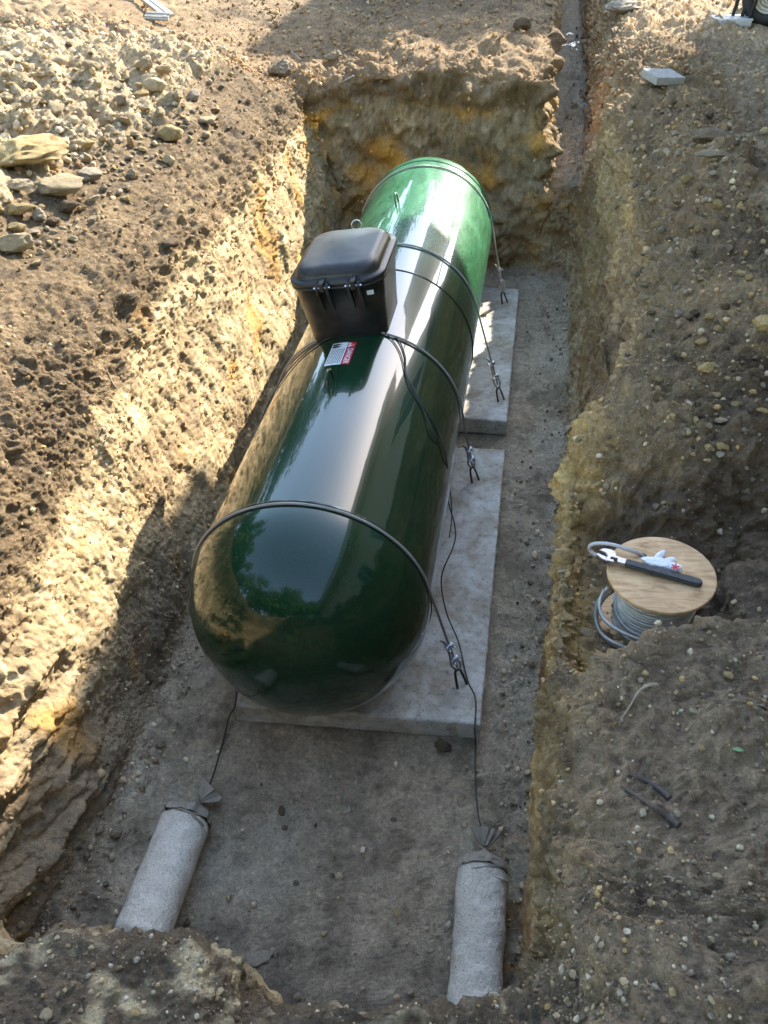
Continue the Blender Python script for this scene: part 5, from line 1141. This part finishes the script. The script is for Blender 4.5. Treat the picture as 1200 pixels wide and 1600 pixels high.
def hbox(name, lo, hi, mat, parent=house, bev=0.0):
    lo = Vector(lo); hi = Vector(hi); bm = bmesh.new(); add_box(bm, (lo+hi)/2+ho, tuple(hi-lo), None, bev); return bm_obj(name, bm, mat, parent)
hbox('wall', (HXW, -9.0, 0.3), (11.0, HYC, ZE0-0.002), M_WALL)
hbox('eave', (HXE, -9.4, ZE0), (HXE+8.4, HYE, ZE1), M_SOFFIT)
bm = bmesh.new(); xs_ = (HXE-0.02, (HXE+11.3)/2, 11.35); zt_ = (ZE1+0.003, ZE1+1.5, ZE1+0.003)
a = [bm.verts.new(Vector((x_, -9.45, z_))+ho) for x_, z_ in zip(xs_, zt_)]; b_ = [bm.verts.new(Vector((x_, HYE+0.01, z_))+ho) for x_, z_ in zip(xs_, zt_)]
bm.faces.new(a); bm.faces.new(b_[::-1]); bm.faces.new((a[0], b_[0], b_[1], a[1])); bm.faces.new((a[1], b_[1], b_[2], a[2])); bm.faces.new((a[2], b_[2], b_[0], a[0]))
bm_obj('roof', bm, M_ROOF, house)
for yc in (-4.5, -0.5, 3.4, 6.8):
    fr = hbox('window', (HXW-0.04, yc-0.65, 1.9), (HXW-0.002, yc+0.65, 3.3), M_FRAME)
    hbox('pane', (HXW-0.046, yc-0.58, 1.97), (HXW-0.042, yc-0.03, 3.23), M_GLASS, fr); hbox('pane', (HXW-0.046, yc+0.03, 1.97), (HXW-0.042, yc+0.58, 3.23), M_GLASS, fr)

# ------------------------------------------------------------------ trees round the plot (seen mirrored in the tank)
def leaf_mat(name, c):
    m, n, b = new_mat(name); tc = nd(n, 'ShaderNodeTexCoord').outputs['Object']; a = noise(n, 1.2, 4, 0.6, tc)
    r = ramp(n, a.outputs[0], [(0.3, tuple(x_*0.6 for x_ in c)), (0.7, tuple(x_*1.5 for x_ in c))]); n.links.new(r.outputs[0], b.inputs['Base Color']); b.inputs['Roughness'].default_value = 0.6
    return m
M_LEAF = leaf_mat('tree_leaves', (0.060, 0.115, 0.022)); M_BARK = plain('bark', (0.12, 0.09, 0.065), 0.9, 0, 0.3, 8, 0.5, 40)
def crown_mesh(seed, n=5200, H=4.0, R=2.6):
    rg = np.random.default_rng(seed); nb = 26; cs = rg.normal(size=(nb, 3)); cs /= np.linalg.norm(cs, axis=1)[:, None]; cs *= rg.uniform(0.35, 1.15, (nb, 1))*np.array([R, R, H*0.55])
    k = rg.integers(0, nb, n); d = rg.normal(size=(n, 3)); d /= np.linalg.norm(d, axis=1)[:, None]; p = cs[k]+d*rg.uniform(0.3, 1.0, (n, 1))*R*0.33
    a = rg.normal(size=(n, 3)); a /= np.linalg.norm(a, axis=1)[:, None]; b_ = np.cross(a, rg.normal(size=(n, 3))); b_ /= np.linalg.norm(b_, axis=1)[:, None]; s = rg.uniform(0.09, 0.2, (n, 1))
    V = np.stack([p-a*s, p-b_*s*0.5, p+a*s, p+b_*s*0.5], 1).reshape(-1, 3)
    me = bpy.data.meshes.new('crown'); me.from_pydata(V.tolist(), [], np.arange(n*4).reshape(-1, 4).tolist()); me.materials.append(M_LEAF); return me
CM = [crown_mesh(i) for i in (1, 2)]
def trunk_mesh():
    bm = bmesh.new(); add_tube(bm, spline([(0, 0, -0.3), (0.05, 0, 1.2), (-0.05, 0.08, 2.4), (0, 0, 4.2)], 5), lambda t: 0.20-0.14*t, 9)
    for a in range(5):
        d = Vector((math.cos(a*1.3), math.sin(a*1.3), 0.7)); add_tube(bm, spline([(0, 0, 2.2+0.3*a), Vector((0, 0, 2.6+0.3*a))+d*0.7, Vector((0, 0, 3.0+0.3*a))+d*1.6], 4), lambda t: 0.08-0.06*t, 7)
    me = bpy.data.meshes.new('trunk'); bm.to_mesh(me); bm.free(); me.materials.append(M_BARK); return me
TM = trunk_mesh()
TREES = [(-10.5, -3.5, 1.1), (-11.5, 2.5, 1.25), (-11.0, 8.5, 1.15), (-10.5, 15.0, 1.2), (-7.0, 19.0, 1.4), (-2.0, 24.0, 1.3), (-7.5, -8.0, 1.2), (-3.5, -10.0, 1.15), (1.0, -11.0, 1.1), (5.5, -13.0, 1.2)]
PLACE = ['beyond the rubble heap, nearest the pit', 'beyond the left bank in the middle', 'beyond the left bank behind the heap', 'far left beyond the spoil bank', 'at the far left end of the plot', 'at the far end of the plot', 'behind the viewer on the left', 'behind the viewer near the pit', 'behind the viewer straight back', 'behind the viewer on the right']
def tree(x_, y_, s_, place, k, zb_=None, cz=4.4, cs_=1.0):
    t = empty('leafy_tree', (x_, y_, 1.0)); t.scale = (s_, s_, s_); t.rotation_euler = (0, 0, k*1.3); tag(t, 'green leafy tree '+place, 'tree', 'leafy trees round the plot')
    o = bpy.data.objects.new('trunk', TM); COL.objects.link(o); o.parent = t
    o = bpy.data.objects.new('crown', CM[k % 2]); COL.objects.link(o); o.parent = t; o.location = (0, 0, cz); o.scale = (cs_, cs_, cs_)
    return t
for k, (x_, y_, s_) in enumerate(TREES): tree(x_, y_, s_, PLACE[k], k)
for k, (x_, y_, s_, pl_) in enumerate([(-14.5, -0.5, 1.7, 'in the second row beyond the rubble heap'), (-15.0, 6.0, 1.9, 'in the second row behind the spoil bank'), (-10.5, -13.0, 1.6, 'in the second row at the near left corner'), (-1.5, -15.5, 1.8, 'in the second row behind the viewer'), (-6.5, -14.5, 1.5, 'in the second row behind the viewer on the left')]): tree(x_, y_, s_, pl_, k+20)
# unseen stand-in added beyond the house, shaped to shade the ground behind the block
shadow_shed = empty('shadow_shed', (2.95, 16.0, 0.85)); tag(shadow_shed, 'tall flat-roofed stand-in added out of view beyond the house to cast a shadow', 'shadow_shed'); ho2 = -Vector(shadow_shed.location)
bm = bmesh.new(); cs8 = [(2.0, 14.16, 0.3), (4.4, 14.16, 0.3), (4.4, 18.2, 0.3), (2.0, 18.2, 0.3), (2.0, 14.16, 6.60), (4.4, 14.16, 6.60), (4.4, 18.2, 6.60), (2.0, 18.2, 6.60)]
V8 = [bm.verts.new(Vector(c_)+ho2) for c_ in cs8]
for f_ in ((0, 3, 2, 1), (4, 5, 6, 7), (0, 1, 5, 4), (1, 2, 6, 5), (2, 3, 7, 6), (3, 0, 4, 7)): bm.faces.new([V8[i] for i in f_])
bm_obj('wall', bm, M_WALL, shadow_shed)
bm = bmesh.new(); add_box(bm, Vector((3.2, 16.18, 6.65))+ho2, (2.46, 4.1, 0.09)); bm_obj('roof', bm, M_ROOF, shadow_shed)
bm = bmesh.new(); add_box(bm, Vector((2.95, 14.14, 1.9))+ho2, (0.9, 0.03, 2.1)); bm_obj('door', bm, M_PAINT, shadow_shed)
